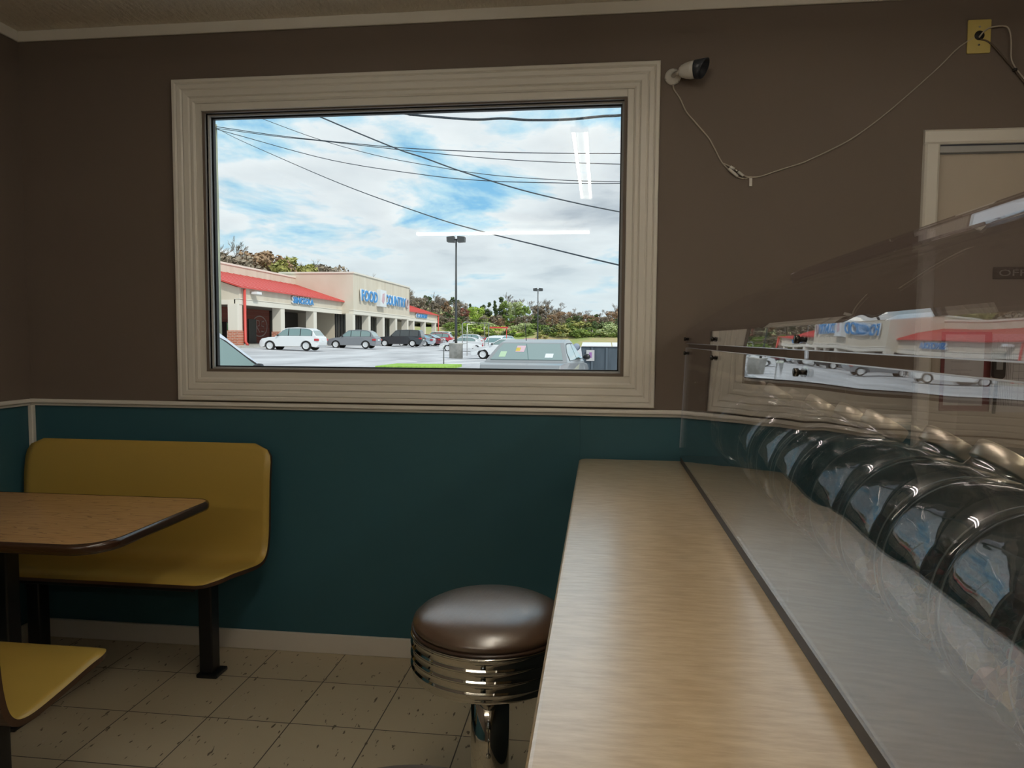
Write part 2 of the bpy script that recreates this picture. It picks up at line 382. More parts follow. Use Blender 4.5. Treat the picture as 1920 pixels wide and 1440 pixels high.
bm = new(); box(bm, wx1+0.013, wx1+0.036, WY-0.013, WY+0.008, wz0-0.01, wz1+0.034); obj('stop_moulding', bm, trim_m, win, bevel=0.002)
bm = new(); ring(bm, wx0+0.007, wx1-0.007, wz0+0.007, wz1-0.007, [(-0.005, WY+0.066), (-0.005, WY+0.046), (0.004, WY+0.046), (0.004, WY+0.066)])
obj('window_gasket', bm, gasket, win)
bm = new(); box(bm, wx0, wx1, WY+0.058, WY+0.064, wz0, wz1); obj('window_glass', bm, glass_m, win)

# door: casing, header track, slab, sign
door = obj('door_1', (lambda b: (box(b, dx0+0.004, dx1-0.004, WY+0.02, WY+0.06, 0.01, dz1-0.03), b)[1])(new()), door_m, kind='structure', label='cream office door at the right end of the far wall')
bm = new()
cp = [(0.0, WY), (0.0, WY-0.012), (0.008, WY-0.016), (0.045, WY-0.018), (0.052, WY-0.012), (0.056, WY)]
for side in (0, 1):
    x, s = (dx0, -1) if side == 0 else (dx1, 1)
    prism(bm, [(x+s*o, y) for o, y in cp], 0, dz1+0.0, 'z')
prism(bm, [(y, dz1+o) for o, y in cp], dx0-0.056, dx1+0.056, 'x')
obj('door_casing', bm, trim_m, door)
bm = new(); box(bm, dx0+0.004, dx1-0.004, WY+0.0, WY+0.03, dz1-0.028, dz1-0.016); box(bm, dx0+0.004, dx1-0.004, WY+0.005, WY+0.03, dz1-0.016, dz1-0.004)
obj('door_track', bm, alum, door)
bm = new(); lathe(bm, [(0.0, 0), (0.014, 0), (0.014, 0.03), (0.03, 0.04), (0.03, 0.06), (0.015, 0.07), (0, 0.07)], (dx1-0.07, WY+0.02, 0.95), 20, 'y', mat=Matrix.Rotation(pi, 3, 'X'))
obj('door_handle', bm, brushed, door)
sg = thing('office_sign', 'dark plate reading OFFICE on the cream door, seen through the acrylic', 'sign', (1.452, WY+0.02, 1.582))
bm = new(); prism(bm, rrect(0, 0.22, 0, 0.045, (.004,)*4), -0.004, 0, 'y'); obj('plate', bm, pbr('sign_dark', (0.03, 0.028, 0.026), 0.4), sg)
t = text_mesh('lettering', 'OFFICE', 0.04, pbr('sign_white', (0.6, 0.58, 0.55), 0.5), 0.0008, sg, width=0.175, height=0.024); t.rotation_euler = (pi/2, 0, 0); t.location = (0.020, -0.0050, 0.011)

# things hanging on the door
bd = thing('notice_board', 'maroon backing board with a handwritten white sheet on the office door', 'board', (1.283, WY+0.02, 1.085))
bm = new(); box(bm, 0, 0.175, -0.006, 0, 0, 0.30); obj('backing', bm, red_brd, bd)
bm = new(); box(bm, 0.012, 0.150, -0.0075, -0.006, 0.022, 0.29); obj('sheet', bm, paper, bd)
bm = new()
random.seed(3)
for k, zz in enumerate((0.215, 0.200, 0.186, 0.155, 0.140, 0.085, 0.245, 0.26)):
    x = 0.035
    while x < 0.085+0.02*random.random():
        w_ = random.uniform(0.004, 0.010)
        tube(bm, [(x, -0.0079, zz), (x+w_*.3, -0.0079, zz+.003), (x+w_*.6, -0.0079, zz-.001), (x+w_, -0.0079, zz+.002)], 0.0005, 4); x += w_+0.003
obj('handwriting', bm, ink, bd)
pp = thing('posted_schedule', 'stack of printed ruled schedule sheets on the office door right of the board', 'paper', (1.462, WY+0.02, 1.088))
bm = new(); box(bm, 0.0, 0.22, -0.003, 0, 0, 0.29); obj('back_sheet', bm, paper, pp)
bm = new(); box(bm, 0.006, 0.226, -0.0045, -0.003, -0.004, 0.286); obj('front_sheet', bm, paper, pp)
bm = new()
for k in range(9): box(bm, 0.018+0.006*k, 0.0187+0.006*k, -0.005, -0.0045, 0.02, 0.27-0.01*(k % 3))
for k in range(10): box(bm, 0.075, 0.20, -0.005, -0.0045, 0.02+0.026*k, 0.0208+0.026*k)
for k in range(7): box(bm, 0.075+0.0207*k, 0.0756+0.0207*k, -0.005, -0.0045, 0.02, 0.254)
obj('ruled_lines', bm, ink, pp)
ph = thing('handset', 'black plastic paddle shaped handset on a thin stem before the posted sheets', 'handset', (1.463, WY-0.012, 1.08))
bm = new(); tube(bm, [(0, 0, 0), (0.003, 0, 0.11), (0.006, 0, 0.135)], 0.006, 8); obj('stem', bm, black_m, ph)
bm = new(); prism(bm, rrect(-0.012, 0.032, 0.130, 0.235, (.016, .016, .008, .008)), -0.008, 0.008, 'y'); obj('head', bm, black_m, ph, bevel=0.003)
bm = new(); box(bm, -0.002, 0.020, -0.0095, -0.008, 0.165, 0.195); obj('screen', bm, pbr('grey_screen', (0.25, 0.25, 0.25), 0.3), ph)

# ------------------------------------------------------------ security camera and wiring
W = WY-0.002
sec = thing('security_camera', 'white bullet security camera with a dark hood mounted right of the window', 'camera', (0.262, WY, 2.356))
rx = Matrix.Rotation(pi, 3, 'X')
bm = new(); lathe(bm, [(0, 0), (0.031, 0), (0.031, 0.005), (0.024, 0.010), (0.018, 0.010), (0.016, 0.014), (0, 0.014)], (0, 0, 0), 28, 'y', mat=Matrix.Rotation(0, 3, 'X'))
for v in bm.verts: v.co.y = -abs(v.co.y)
obj('mount_plate', bm, white_pl, sec)
for a in (80, 200, 320):
    bm = new(); lathe(bm, [(0, 0), (0.003, 0), (0.003, 0.0015), (0, 0.0015)], (0.026*cos(R(a)), -0.0075, 0.026*sin(R(a))), 8, 'y'); obj('screw', bm, gasket, sec)
bm = new(); tube(bm, [(0, -0.010, 0), (0.004, -0.028, 0.002), (0.022, -0.046, 0.003)], [0.009, 0.008, 0.008], 12); obj('swivel_arm', bm, brushed, sec)
D = Vector((0.90, -0.40, -0.05)).normalized(); Q = D.to_track_quat('Z', 'Y').to_matrix()
c0 = Vector((0.018, -0.046, 0.003))
bm = new(); lathe(bm, [(0, 0), (0.014, 0.002), (0.022, 0.010), (0.028, 0.026), (0.0315, 0.045), (0.033, 0.066)], c0, 28, 'z', mat=Q); obj('body', bm, white_pl, sec)
bm = new(); lathe(bm, [(0.034, 0.062), (0.035, 0.066), (0.036, 0.098), (0.032, 0.099), (0.030, 0.072), (0, 0.070)], c0, 28, 'z', mat=Q)
for v in bm.verts:      # the hood reaches further forward on top
    l = Q.transposed() @ (v.co-c0)
    if l.z > 0.09: v.co += D*(0.016*((v.co.z-c0.z)/0.036))
obj('hood', bm, navy, sec)
bm = new(); lathe(bm, [(0.0, 0.074), (0.010, 0.074), (0.010, 0.080), (0, 0.082)], c0, 16, 'z', mat=Q); obj('lens', bm, pbr('lens', (0.01, 0.01, 0.012), 0.05), sec)

def wall_path(pts, off=0.004): return smooth_pts([at(x, y, WY-off) for x, y in pts], 5)
wr = thing('camera_cable', 'thin white cable sagging from the security camera to the almond wall plate', 'cable', at(1406, 334, WY))
def local(o, pts): return [p-o.location for p in pts]
bm = new(); tube(bm, local(wr, wall_path([(1262, 158), (1264, 168), (1275, 185), (1287, 210), (1306, 232), (1328, 258), (1338, 275), (1352, 302), (1362, 314), (1380, 330), (1395, 335), (1406, 332)])), 0.0028, 6); obj('camera_lead', bm, cord_m, wr)
bm = new(); tube(bm, local(wr, wall_path([(1355, 306), (1372, 314), (1392, 328), (1406, 332), (1425, 331), (1455, 321), (1490, 310), (1510, 303), (1545, 287), (1585, 267), (1612, 250), (1650, 222), (1700, 180), (1760, 126), (1790, 96), (1810, 80), (1830, 69)])), 0.0026, 6); obj('long_lead', bm, cord_m, wr)
for nm, pts_, r_ in (('connector', [(1366, 316), (1383, 331)], 0.006), ('connector', [(1369, 312), (1377, 317)], 0.005), ('connector', [(1384, 322), (1394, 330)], 0.0055)):
    bm = new(); tube(bm, local(wr, [at(x, y, WY-0.008) for x, y in pts_]), r_, 8); obj(nm, bm, white_pl, wr)
bm = new(); tube(bm, local(wr, [at(x, y, WY-0.008) for x, y in [(1377, 317), (1384, 322)]]), 0.0045, 8); obj('plug_metal', bm, chrome, wr)
a, b = at(1405, 334, WY-0.006)-wr.location, at(1410, 349, WY-0.006)-wr.location
bm = new(); box(bm, a.x, b.x, a.y-0.0005, a.y+0.0005, b.z, a.z); obj('paper_tag', bm, white_pl, wr)

wp = thing('wall_plate', 'almond blank wall plate with a cable hole above the door', 'wall plate', (1.355, WY, 2.459))
bm = new(); prism(bm, rrect(-0.040, 0.040, -0.060, 0.060, (.004,)*4), -0.006, 0, 'y'); obj('cover', bm, almond, wp, bevel=0.002)
bm = new(); lathe(bm, [(0, 0), (0.017, 0), (0.017, 0.0015), (0, 0.0015)], (0, -0.0075, 0.003), 20, 'y'); obj('cable_hole', bm, gasket, wp)
for dz in (0.034, -0.030):
    bm = new(); lathe(bm, [(0, 0), (0.0035, 0), (0.0035, 0.0015), (0, 0.0015)], (0, -0.0075, dz), 10, 'y'); obj('screw', bm, brushed, wp)
c2 = thing('plate_cable', 'pale cable looping out of the almond plate and down to the right', 'cable', at(1897, 100, WY))
bm = new(); tube(bm, local(c2, wall_path([(1836, 70), (1846, 58), (1860, 51), (1884, 49), (1893, 58), (1896, 80), (1896, 108), (1902, 124), (1914, 140), (1935, 165), (1960, 200)], 0.012)), 0.0028, 6); obj('lead', bm, cord_m, c2)
bm = new(); a = at(1903, 131, WY-0.012)-c2.location; lathe(bm, [(0.004, -0.004), (0.0075, -0.004), (0.0075, 0.004), (0.004, 0.004)], a, 10, 'z'); obj('cable_tie', bm, gasket, c2)
c3 = thing('dark_cable', 'brown cable running from the almond plate down to the right', 'cable', at(1880, 105, WY))
bm = new(); tube(bm, local(c3, wall_path([(1838, 74), (1852, 78), (1868, 92), (1885, 112), (1900, 128), (1912, 144), (1934, 172), (1955, 200)], 0.006)), 0.0032, 6); obj('lead', bm, cord_b, c3)

# ------------------------------------------------------------ booth benches and table
def bench(name, label, group):
    """seat front at y=0, backrest at y=+; spans x -L..0"""
    t = thing(name, label, 'bench', group=group)
    L = 1.115
    side = smooth_pts([(0.0, 0.448, 0), (0.03, 0.458, 0), (0.10, 0.460, 0), (0.22, 0.444, 0), (0.325, 0.436, 0), (0.372, 0.462, 0), (0.392, 0.535, 0), (0.401, 0.65, 0), (0.410, 0.78, 0), (0.436, 0.905, 0)], 5)
    side = [(p.x, p.y) for p in side]; n = len(side)
    # arc length
    s = [0]
    for i in range(1, n): s.append(s[-1]+math.dist(side[i], side[i-1]))
    tot = s[-1]; NX = 34
    def halfcut(si):
        r = 0.075; rf = 0.09; c = 0
        if si > tot-r: c = r-math.sqrt(max(0, r*r-(si-(tot-r))**2))
        if si < rf: c = rf-math.sqrt(max(0, rf*rf-(rf-si)**2)); c *= 0.9
        if 0.20 < si < 0.50: c = max(c, -0.02*sin((si-0.20)/0.30*pi)*1)
        base = 0.014*max(0, 1-si/0.40)   # the seat is a little narrower than the backrest
        return base+c
    bm = new(); th = 0.016
    def rowset(off):
        rows = []
        for i in range(n):
            a = side[max(i-1, 0)]; b = side[min(i+1, n-1)]
            tx, tz = b[0]-a[0], b[1]-a[1]; l = math.hypot(tx, tz); nx, nz = -tz/l, tx/l
            c = halfcut(s[i]); row = []
            for k in range(NX+1):
                u = k/NX; x = (-L+c)+(L-2*c)*u
                row.append(bm.verts.new((x, side[i][0]-nx*off, side[i][1]-nz*off)))
            rows.append(row)
        return rows
    A = rowset(0); B = rowset(th)
    def q(a, b, c_, d, mi):
        f = bm.faces.new((a, b, c_, d)); f.material_index = mi; f.smooth = (mi == 0)
    for i in range(n-1):
        for k in range(NX):
            q(A[i][k], A[i][k+1], A[i+1][k+1], A[i+1][k], 0); q(B[i][k], B[i+1][k], B[i+1][k+1], B[i][k+1], 1)
        q(A[i][0], A[i+1][0], B[i+1][0], B[i][0], 1); q(A[i][-1], B[i][-1], B[i+1][-1], A[i+1][-1], 1)
    for k in range(NX):
        q(A[0][k], B[0][k], B[0][k+1], A[0][k+1], 1); q(A[-1][k], A[-1][k+1], B[-1][k+1], B[-1][k], 1)
    obj('shell', bm, [yellow, ply], t, label='one piece bent yellow laminate seat and back with brown edges')
    bm = new(); box(bm, -0.96, -0.16, 0.10, 0.30, 0.385, 0.428); box(bm, -0.96, -0.92, 0.26, 0.36, 0.385, 0.415); box(bm, -0.20, -0.16, 0.28, 0.36, 0.385, 0.415)
    obj('seat_frame', bm, black_m, t, bevel=0.004)
    for x in (-0.185, -0.93):
        bm = new(); box(bm, x-0.028, x+0.028, 0.215, 0.275, 0.012, 0.39); lg = obj('leg', bm, black_m, t, bevel=0.006)
        bm = new(); box(bm, x-0.034, x+0.052, 0.20, 0.29, 0.0, 0.016); obj('foot', bm, black_m, lg, bevel=0.005)
    return t
b1 = bench('booth_bench', 'yellow bent laminate booth bench against the teal wall, beyond the table', 'booth benches')
b1.location = (-1.350, 2.395, 0)
b2 = copy_tree(b1); b2['label'] = 'nearer yellow booth bench, its seat cut off by the left edge of the photo'
b2.location = (-2.465, 1.872, 0); b2.rotation_euler = (0, 0, pi); b2.scale = (1, 1.07, 1)

tb = thing('booth_table', 'oak grain laminate booth table with a brown bullnose edge', 'table', (-1.930, 2.205, 0))
ox, oy = tb.location.x, tb.location.y
outl = rrect(LX+0.012-ox, -1.440-ox, 1.895-oy, 2.512-oy, (.02, .11, .055, .02), 10)
bm = new(); prism(bm, outl, 0.712, 0.7395, 'z'); top = obj('tabletop', bm, oak, tb)
bm = new()
cx_ = sum(p[0] for p in outl)/len(outl); cy_ = sum(p[1] for p in outl)/len(outl)
prf = [(0.0, 0.7405), (0.003, 0.7405), (0.009, 0.737), (0.012, 0.730), (0.012, 0.718), (0.009, 0.710), (0.0, 0.706), (-0.012, 0.706), (-0.012, 0.712)]
n = len(outl); rows = []
for i in range(n):
    a = Vector(outl[i-1]); b = Vector(outl[(i+1) % n]); tt = (b-a).normalized(); nn = Vector((tt.y, -tt.x))
    rows.append([bm.verts.new((outl[i][0]+nn.x*o, outl[i][1]+nn.y*o, z)) for o, z in prf])
for i in range(n):
    for k in range(len(prf)-1):
        f = bm.faces.new((rows[i][k], rows[(i+1) % n][k], rows[(i+1) % n][k+1], rows[i][k+1])); f.smooth = True
obj('edge_band', bm, pbr('brown_vinyl_edge', (0.045, 0.020, 0.010), 0.18, coat=0.3), tb, smooth=True)
bm = new(); box(bm, -0.125, -0.065, -0.03, 0.03, 0.01, 0.70); obj('post', bm, black_m, tb, bevel=0.006)
bm = new(); box(bm, -0.27, 0.27, -0.03, 0.03, 0.675, 0.706); box(bm, -0.03, 0.03, -0.24, 0.24, 0.675, 0.706); obj('top_bracket', bm, black_m, tb, bevel=0.004)
bm = new(); box(bm, -0.16, -0.03, -0.06, 0.06, 0, 0.014); obj('foot', bm, black_m, tb, bevel=0.004)

# ------------------------------------------------------------ bar stools
def stool():
    t = thing('bar_stool', 'chrome ribbed bar stool with a brown vinyl seat beside the far end of the counter', 'stool', group='chrome counter stools')
    r = 0.200
    bm = new()
    lathe(bm, [(0, 0.676), (0.06, 0.675), (0.115, 0.671), (0.158, 0.661), (0.183, 0.648), (r-0.003, 0.635), (r, 0.626), (r-0.004, 0.616), (0.17, 0.612), (0, 0.612)], seg=72)
    obj('cushion', bm, vinyl, t, smooth=True)
    bm = new(); lathe(bm, [(r-0.002, 0.618), (r+0.003, 0.615), (r+0.003, 0.612), (r-0.001, 0.609)], seg=64); obj('piping', bm, pbr('brown_piping', (0.05, 0.028, 0.018), 0.3), t)
    bm = new(); pr = [(0.16, 0.612)]
    z = 0.610; rr = r+0.001
    for k in range(4):
        pr += [(rr, z), (rr+0.004, z-0.003), (rr+0.004, z-0.006), (rr, z-0.009), (rr-0.001, z-0.020), (rr, z-0.026)]; z -= 0.0275
    pr += [(rr-0.003, z), (rr-0.012, z-0.006), (0.15, z-0.006), (0.05, z-0.002)]
    lathe(bm, pr, seg=96); obj('chrome_band', bm, chrome, t)
    bm = new(); lathe(bm, [(0.050, 0.03), (0.050, 0.499)], seg=48); obj('column', bm, chrome, t)
    bm = new(); lathe(bm, [(0.19, 0.0), (0.19, 0.008), (0.17, 0.016), (0.09, 0.026), (0.060, 0.036), (0.052, 0.045), (0.0, 0.045)], seg=56); obj('base', bm, chrome, t)
    return t
s1 = stool(); s1.location = (-0.272, 1.800, 0)
s2 = copy_tree(s1); s2.location = (-0.272, 0.935, 0); s2['label'] = 'nearer chrome bar stool, only its seat rim in view at the bottom'

# ------------------------------------------------------------ counter
CTZ = 0.874; GX = 0.313
ct = thing('counter', 'long tan speckled laminate counter running to the far wall', 'counter', (0, 0, 0))
bm = new(); prism(bm, rrect(-0.078, 1.05, -0.9, 2.862, (.0, .0, .0, .035), 8), CTZ-0.045, CTZ, 'z'); obj('worktop', bm, lam, ct, bevel=0.009)
bm = new(); box(bm, 0.16, 1.0, -0.85, 2.84, 0.0, CTZ-0.045); obj('base_cabinet', bm, pbr('dark_base', (0.03, 0.045, 0.05), 0.5), ct)
bb = thing('candy_case_board', 'dark brown board on the counter under the acrylic candy guard', 'board', (GX, 0, CTZ))
bm = new(); box(bm, 0.0, 0.66, -0.6, 2.815, 0.0, 0.028); obj('board', bm, dark_board, bb, bevel=0.002)

# ------------------------------------------------------------ acrylic guard
gd = thing('acrylic_guard', 'clear acrylic sneeze guard with a sloped hood over the row of candy jars', 'guard', (GX, 0, CTZ+0.028))
zo = CTZ+0.028; th = 0.005
YF = 2.815
bm = new(); prism(bm, [(YF-0.0, 1.3175-zo), (-0.5, 1.3175-zo), (-0.5, 0.003), (YF-0.03, 0.003), (YF, 0.03)], 0, th, 'x')
TL = 0.040
for v in bm.verts: v.co.x += TL*v.co.z-0.006
obj('front_panel', bm, thin('glossy_acrylic', (0.98, 0.98, 0.985), 1.9, rough=0.01, bump=0.08, bscale=4.0), gd)
line = [(0.008, 1.335), (0.0105, 1.374), (0.016, 1.383), (0.061, 1.416), (0.14, 1.466), (0.22, 1.512), (0.29, 1.540), (0.35, 1.552), (0.378, 1.556), (0.386, 1.562), (0.388, 1.592), (0.392, 1.600), (0.402, 1.606), (0.45, 1.610), (0.62, 1.612)]
ln = [(x, z-zo) for x, z in line]
off = []
for i, p in enumerate(ln):
    a = ln[max(i-1, 0)]; b = ln[min(i+1, len(ln)-1)]; l = math.hypot(b[0]-a[0], b[1]-a[1])
    off.append((p[0]+(b[1]-a[1])/l*th, p[1]-(b[0]-a[0])/l*th))
bm = new(); fs = prism(bm, ln+off[::-1], -0.5, YF, 'y')
hd = obj('hood', bm, thin('smoky_acrylic', (0.90, 0.885, 0.93), 1.95, rough=0.01, bump=0.08, bscale=4.0), gd)
for p in hd.data.polygons:
    if len(p.vertices) == 4: p.use_smooth = False
edge_m = pbr('edge_glint', (0.50, 0.53, 0.60), 0.15, coat=0.5)  # whitish strips paint the bright gleam along the acrylic's edges
bm = new(); box(bm, 0.0103, 0.0158, -0.5, YF, 1.3176-zo, 1.3192-zo); obj('edge_glint', bm, edge_m, gd)
bm = new(); box(bm, 0.0080, 0.0130, -0.5, YF, 1.3334-zo, 1.3349-zo); obj('edge_glint', bm, edge_m, gd)
bm = new(); prism(bm, [(-0.0050, 0.031), (0.0, 0.031), (0.0155, 1.3174-zo), (0.0105, 1.3174-zo)], YF+0.0002, YF+0.0018, 'y'); obj('edge_glint', bm, edge_m, gd)
for yy in (YF-0.007, 2.14, 1.234, 0.25):
    bm = new(); prism(bm, [(th+0.001, 0.001), (0.38, 0.001), (0.382, 1.546-zo), (0.35, 1.543-zo), (0.29, 1.530-zo), (0.22, 1.502-zo), (0.14, 1.456-zo), (0.061, 1.405-zo), (0.026, 1.376-zo), (0.022, 1.335-zo)], yy, yy+0.005, 'y')
    obj('divider', bm, acryl, gd)
for yy in (YF-0.030, 2.12, 1.22):
    for zz in (1.351, 1.2975):
        bm = new(); lathe(bm, [(0, -0.010), (0.007, -0.010), (0.007, -0.003), (0.004, -0.001), (0.004, 0.008), (0.007, 0.008), (0.007, 0.013), (0, 0.013)], (0.010, yy, zz-zo), 14, 'x'); obj('bolt', bm, clamp, gd)
    bm = new(); box(bm, 0.0185, 0.0210, yy-0.008, yy+0.008, 1.285-zo, 1.362-zo); obj('joining_plate', bm, acryl, gd)

# ------------------------------------------------------------ candy jars
candy_m = bpy.data.materials.new('wrapped_candy'); nt = nodes_of(candy_m)
o = N(nt, 'ShaderNodeOutputMaterial'); b = N(nt, 'ShaderNodeBsdfPrincipled'); b.inputs['Roughness'].default_value = 0.3
g = N(nt, 'ShaderNodeNewGeometry'); r = N(nt, 'ShaderNodeValToRGB'); r.color_ramp.interpolation = 'CONSTANT'
cols = [(0.16, 0.010, 0.010), (0.015, 0.015, 0.015), (0.20, 0.13, 0.015), (0.015, 0.05, 0.015), (0.14, 0.01, 0.01), (0.015, 0.03, 0.09), (0.02, 0.015, 0.012), (0.03, 0.012, 0.01), (0.10, 0.02, 0.01)]
for i, c in enumerate(cols):
    el = r.color_ramp.elements[i] if i < 2 else r.color_ramp.elements.new(i/len(cols)); el.position = i/len(cols); el.color = (*c, 1)
link(nt, g.outputs['Random Per Island'], r.inputs[0]); link(nt, r.outputs[0], b.inputs['Base Color']); link(nt, b.outputs[0], o.inputs[0])
TILT = R(32)
def jar():
    t = thing('candy_jar', 'x', 'jar', group='glass candy jars')
    Rj = 0.136; H = 0.083
    prof = []
    for k in range(15):
        a = -pi/2+pi*k/14
        prof.append(((Rj-0.026)+0.026*abs(cos(a))**0.7, H*math.copysign(abs(sin(a))**0.5, sin(a))))
    prof = [(0.0001, -H+0.004), (0.070, -H+0.003)]+[(r_, y) for r_, y in prof]+[(0.070, H-0.003), (0.0001, H-0.004)]
    bm = new(); lathe(bm, prof, (0, 0, 0), 64, 'y')
    ax = Vector((sin(TILT), 0, cos(TILT)))
    dele = [f for f in bm.faces if (f.calc_center_median().dot(ax) > 0.106 and (f.calc_center_median()-ax*f.calc_center_median().dot(ax)).length < 0.058)]
    bmesh.ops.delete(bm, geom=dele, context='FACES')
    for v in bm.verts:
        if v.co.z < -0.130: v.co.z = -0.130-(v.co.z+0.130)*0.05
    Q = ax.to_track_quat('Z', 'Y').to_matrix()
    lathe(bm, [(0.056, 0.115), (0.046, 0.125), (0.043, 0.136), (0.043, 0.150)], (0, 0, 0), 40, 'z', mat=Q)
    obj('glass_body', bm, jar_m, t, smooth=True)
    bm = new(); lathe(bm, [(0.0001, 0.0), (0.038, 0.0), (0.046, 0.001), (0.047, 0.003), (0.047, 0.026), (0.044, 0.029), (0.0001, 0.030)], ax*0.143, 48, 'z', mat=Q)
    obj('lid', bm, pbr('lid_metal', (0.74, 0.66, 0.50), 0.32, metal=0.75), t)
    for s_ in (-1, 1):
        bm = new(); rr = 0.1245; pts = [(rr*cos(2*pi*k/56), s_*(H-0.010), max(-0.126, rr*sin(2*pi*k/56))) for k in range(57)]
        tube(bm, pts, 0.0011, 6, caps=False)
        obj('rim_highlight', bm, pbr('glass_highlight', (0.28, 0.30, 0.31), 0.1), t)  # opaque grey ring paints the bright arc along the glass rim
    return t
def candy(fill, n, seed, jaws):
    rnd = random.Random(seed); bm = new()
    cnt = 0
    while cnt < n:
        x, y, z = rnd.uniform(-.11, .11), rnd.uniform(-.066, .066), rnd.uniform(-.118, fill)
        if math.hypot(x, z) > 0.118 or z > fill-0.25*abs(x) : continue
        if abs(y) < 0.045 and math.hypot(x, z) < 0.085 and z < fill-0.03: continue
        cnt += 1
        q_ = Euler((rnd.random()*6, rnd.random()*6, rnd.random()*6)).to_matrix()
        r_ = rnd.uniform(.007, .011)
        vs = bmesh.ops.create_icosphere(bm, subdivisions=1, radius=r_)['verts']
        for v in vs: v.co = q_ @ Vector((v.co.x*1.5, v.co.y, v.co.z*0.8))+Vector((x, y, z))
    return obj('candy_pile', bm, candy_m)
JX = 0.520
jys = [2.537, 2.045, 1.793, 1.613, 1.324, 1.148, 0.975, 0.803]
jlab = ['clear glass candy jar nearest the far wall, almost empty', 'second glass candy jar from the far wall, a gap on either side', 'third glass candy jar from the far wall', 'glass candy jar with red candy low inside, fourth from the far wall',
        'glass candy jar fifth from the far wall, after a gap in the row', 'sixth glass candy jar, its chrome lid high at the right edge', 'second nearest glass candy jar, multicoloured candy in it', 'nearest glass candy jar, cut off by the right edge']
J = jar(); fills = [-0.085, -0.07, -0.05, -0.01, 0.0, 0.0, 0.01, 0.0]
for i, y in enumerate(jys):
    o = J if i == 0 else copy_tree(J)
    o.location = (JX, y, zo+0.1325); o['label'] = jlab[i]
    if i >= 1:
        c = candy(fills[i], 40+int(180*(fills[i]+0.09)/0.1), 10+i, None); c.location = o.location
        tag(c, ('wrapped candy piled in the ' + ['', 'second', 'third', 'fourth', 'fifth', 'sixth', 'second nearest', 'nearest'][i] + ' jar' + (' from the far wall' if i < 6 else '')), 'candy', 'candy in the jars', 'stuff')

# ------------------------------------------------------------ ceiling lamps (some seen mirrored in the window glass, the others added as unseen fill)
def lamp(label, loc, rz, group='strip lights'):
    t = thing('fluorescent_light', label, 'lamp', loc, rz, group)
    bm = new(); box(bm, -0.022, 0.022, -1.0, 1.0, -0.100, -0.055); obj('housing', bm, white_pl, t, bevel=0.006)
    for y in (-0.7, 0.7):
        bm = new(); tube(bm, [(0, y, -0.001), (0, y, -0.056)], 0.008, 8); obj('hanger', bm, brushed, t)
    for x in (-0.036, 0.036):
        bm = new(); lathe(bm, [(0.010, -0.98), (0.010, 0.98)], (x, 0, -0.112), 14, 'y'); obj('tube', bm, tube_m, t)
    for y in (-0.993, 0.993):
        bm = new(); box(bm, -0.052, 0.052, y-0.011, y+0.011, -0.13, -0.101); obj('socket', bm, white_pl, t)
    return t
lamp('twin tube ceiling light mirrored upright in the window glass', (-0.135, 0.75, CZ), 0)
lamp('added twin tube fill light over the back of the room, right side, out of view', (2.15, -2.25, CZ), pi/2)  # added fixture, unseen and unmirrored, brightens the room from behind
lamp('added twin tube fill light over the serving side of the counter, out of view', (2.0, 0.40, CZ), 0)  # another added fill fixture, kept out of the window's mirror image
lamp('twin tube ceiling light mirrored as a level streak in the window glass', (-1.12, -2.25, CZ), pi/2)

# ============================================================ OUTSIDE
def gz(x): return -0.12+0.035*min(20.5, max(0, -x-9.5))
asph = pbr('asphalt', (0.40, 0.40, 0.42), 0.9, noise=((0.5, 0.12, 1), (0.62, 0.62, 0.64), 0.35, 0.65))
cream = pbr('cream_stucco', (0.60, 0.53, 0.42), 0.9, noise=((0.3, 1.2, 0.15), (0.68, 0.62, 0.51), 0.35, 0.65))
cream2 = pbr('cream_band', (0.74, 0.70, 0.61), 0.85)
redroof = pbr('red_metal_roof', (0.62, 0.075, 0.06), 0.45)
concrete = pbr('concrete', (0.50, 0.48, 0.44), 0.9, noise=(2.0, (0.36, 0.35, 0.31), 0.4, 0.6))
dkglass = pbr('dark_shopfront', (0.008, 0.010, 0.014), 0.25, spec=0.3)
steel = pbr('dark_steel', (0.06, 0.065, 0.065), 0.5)
whitep = pbr('white_paint', (0.80, 0.80, 0.80), 0.7)
grass_m = pbr('green_grass', (0.20, 0.40, 0.05), 0.9, noise=(9.0, (0.40, 0.60, 0.10), 0.35, 0.65))
drygrass = pbr('dry_grass', (0.46, 0.37, 0.20), 0.95, noise=((0.25, 0.25, 1.2), (0.30, 0.36, 0.12), 0.40, 0.62))
hill_m = pbr('leaf_litter', (0.16, 0.12, 0.08), 0.95, noise=(0.4, (0.22, 0.20, 0.10), 0.4, 0.6))
brick = brick_mat('red_brick', (0.24, 0.055, 0.035), (0.19, 0.04, 0.028), (0.22, 0.13, 0.11), 1.0, rot=(pi/2, 0, pi/2), bw=0.40, rh=0.13, ms=0.012)
brick2 = brick_mat('orange_brick', (0.55, 0.17, 0.09), (0.45, 0.13, 0.07), (0.55, 0.45, 0.38), 1.0, rot=(pi/2, 0, 0), bw=0.40, rh=0.13, ms=0.018)
blue_l = pbr('blue_letter', (0.05, 0.28, 0.62), 0.4); white_l = pbr('white_letter', (0.75, 0.78, 0.80), 0.4)

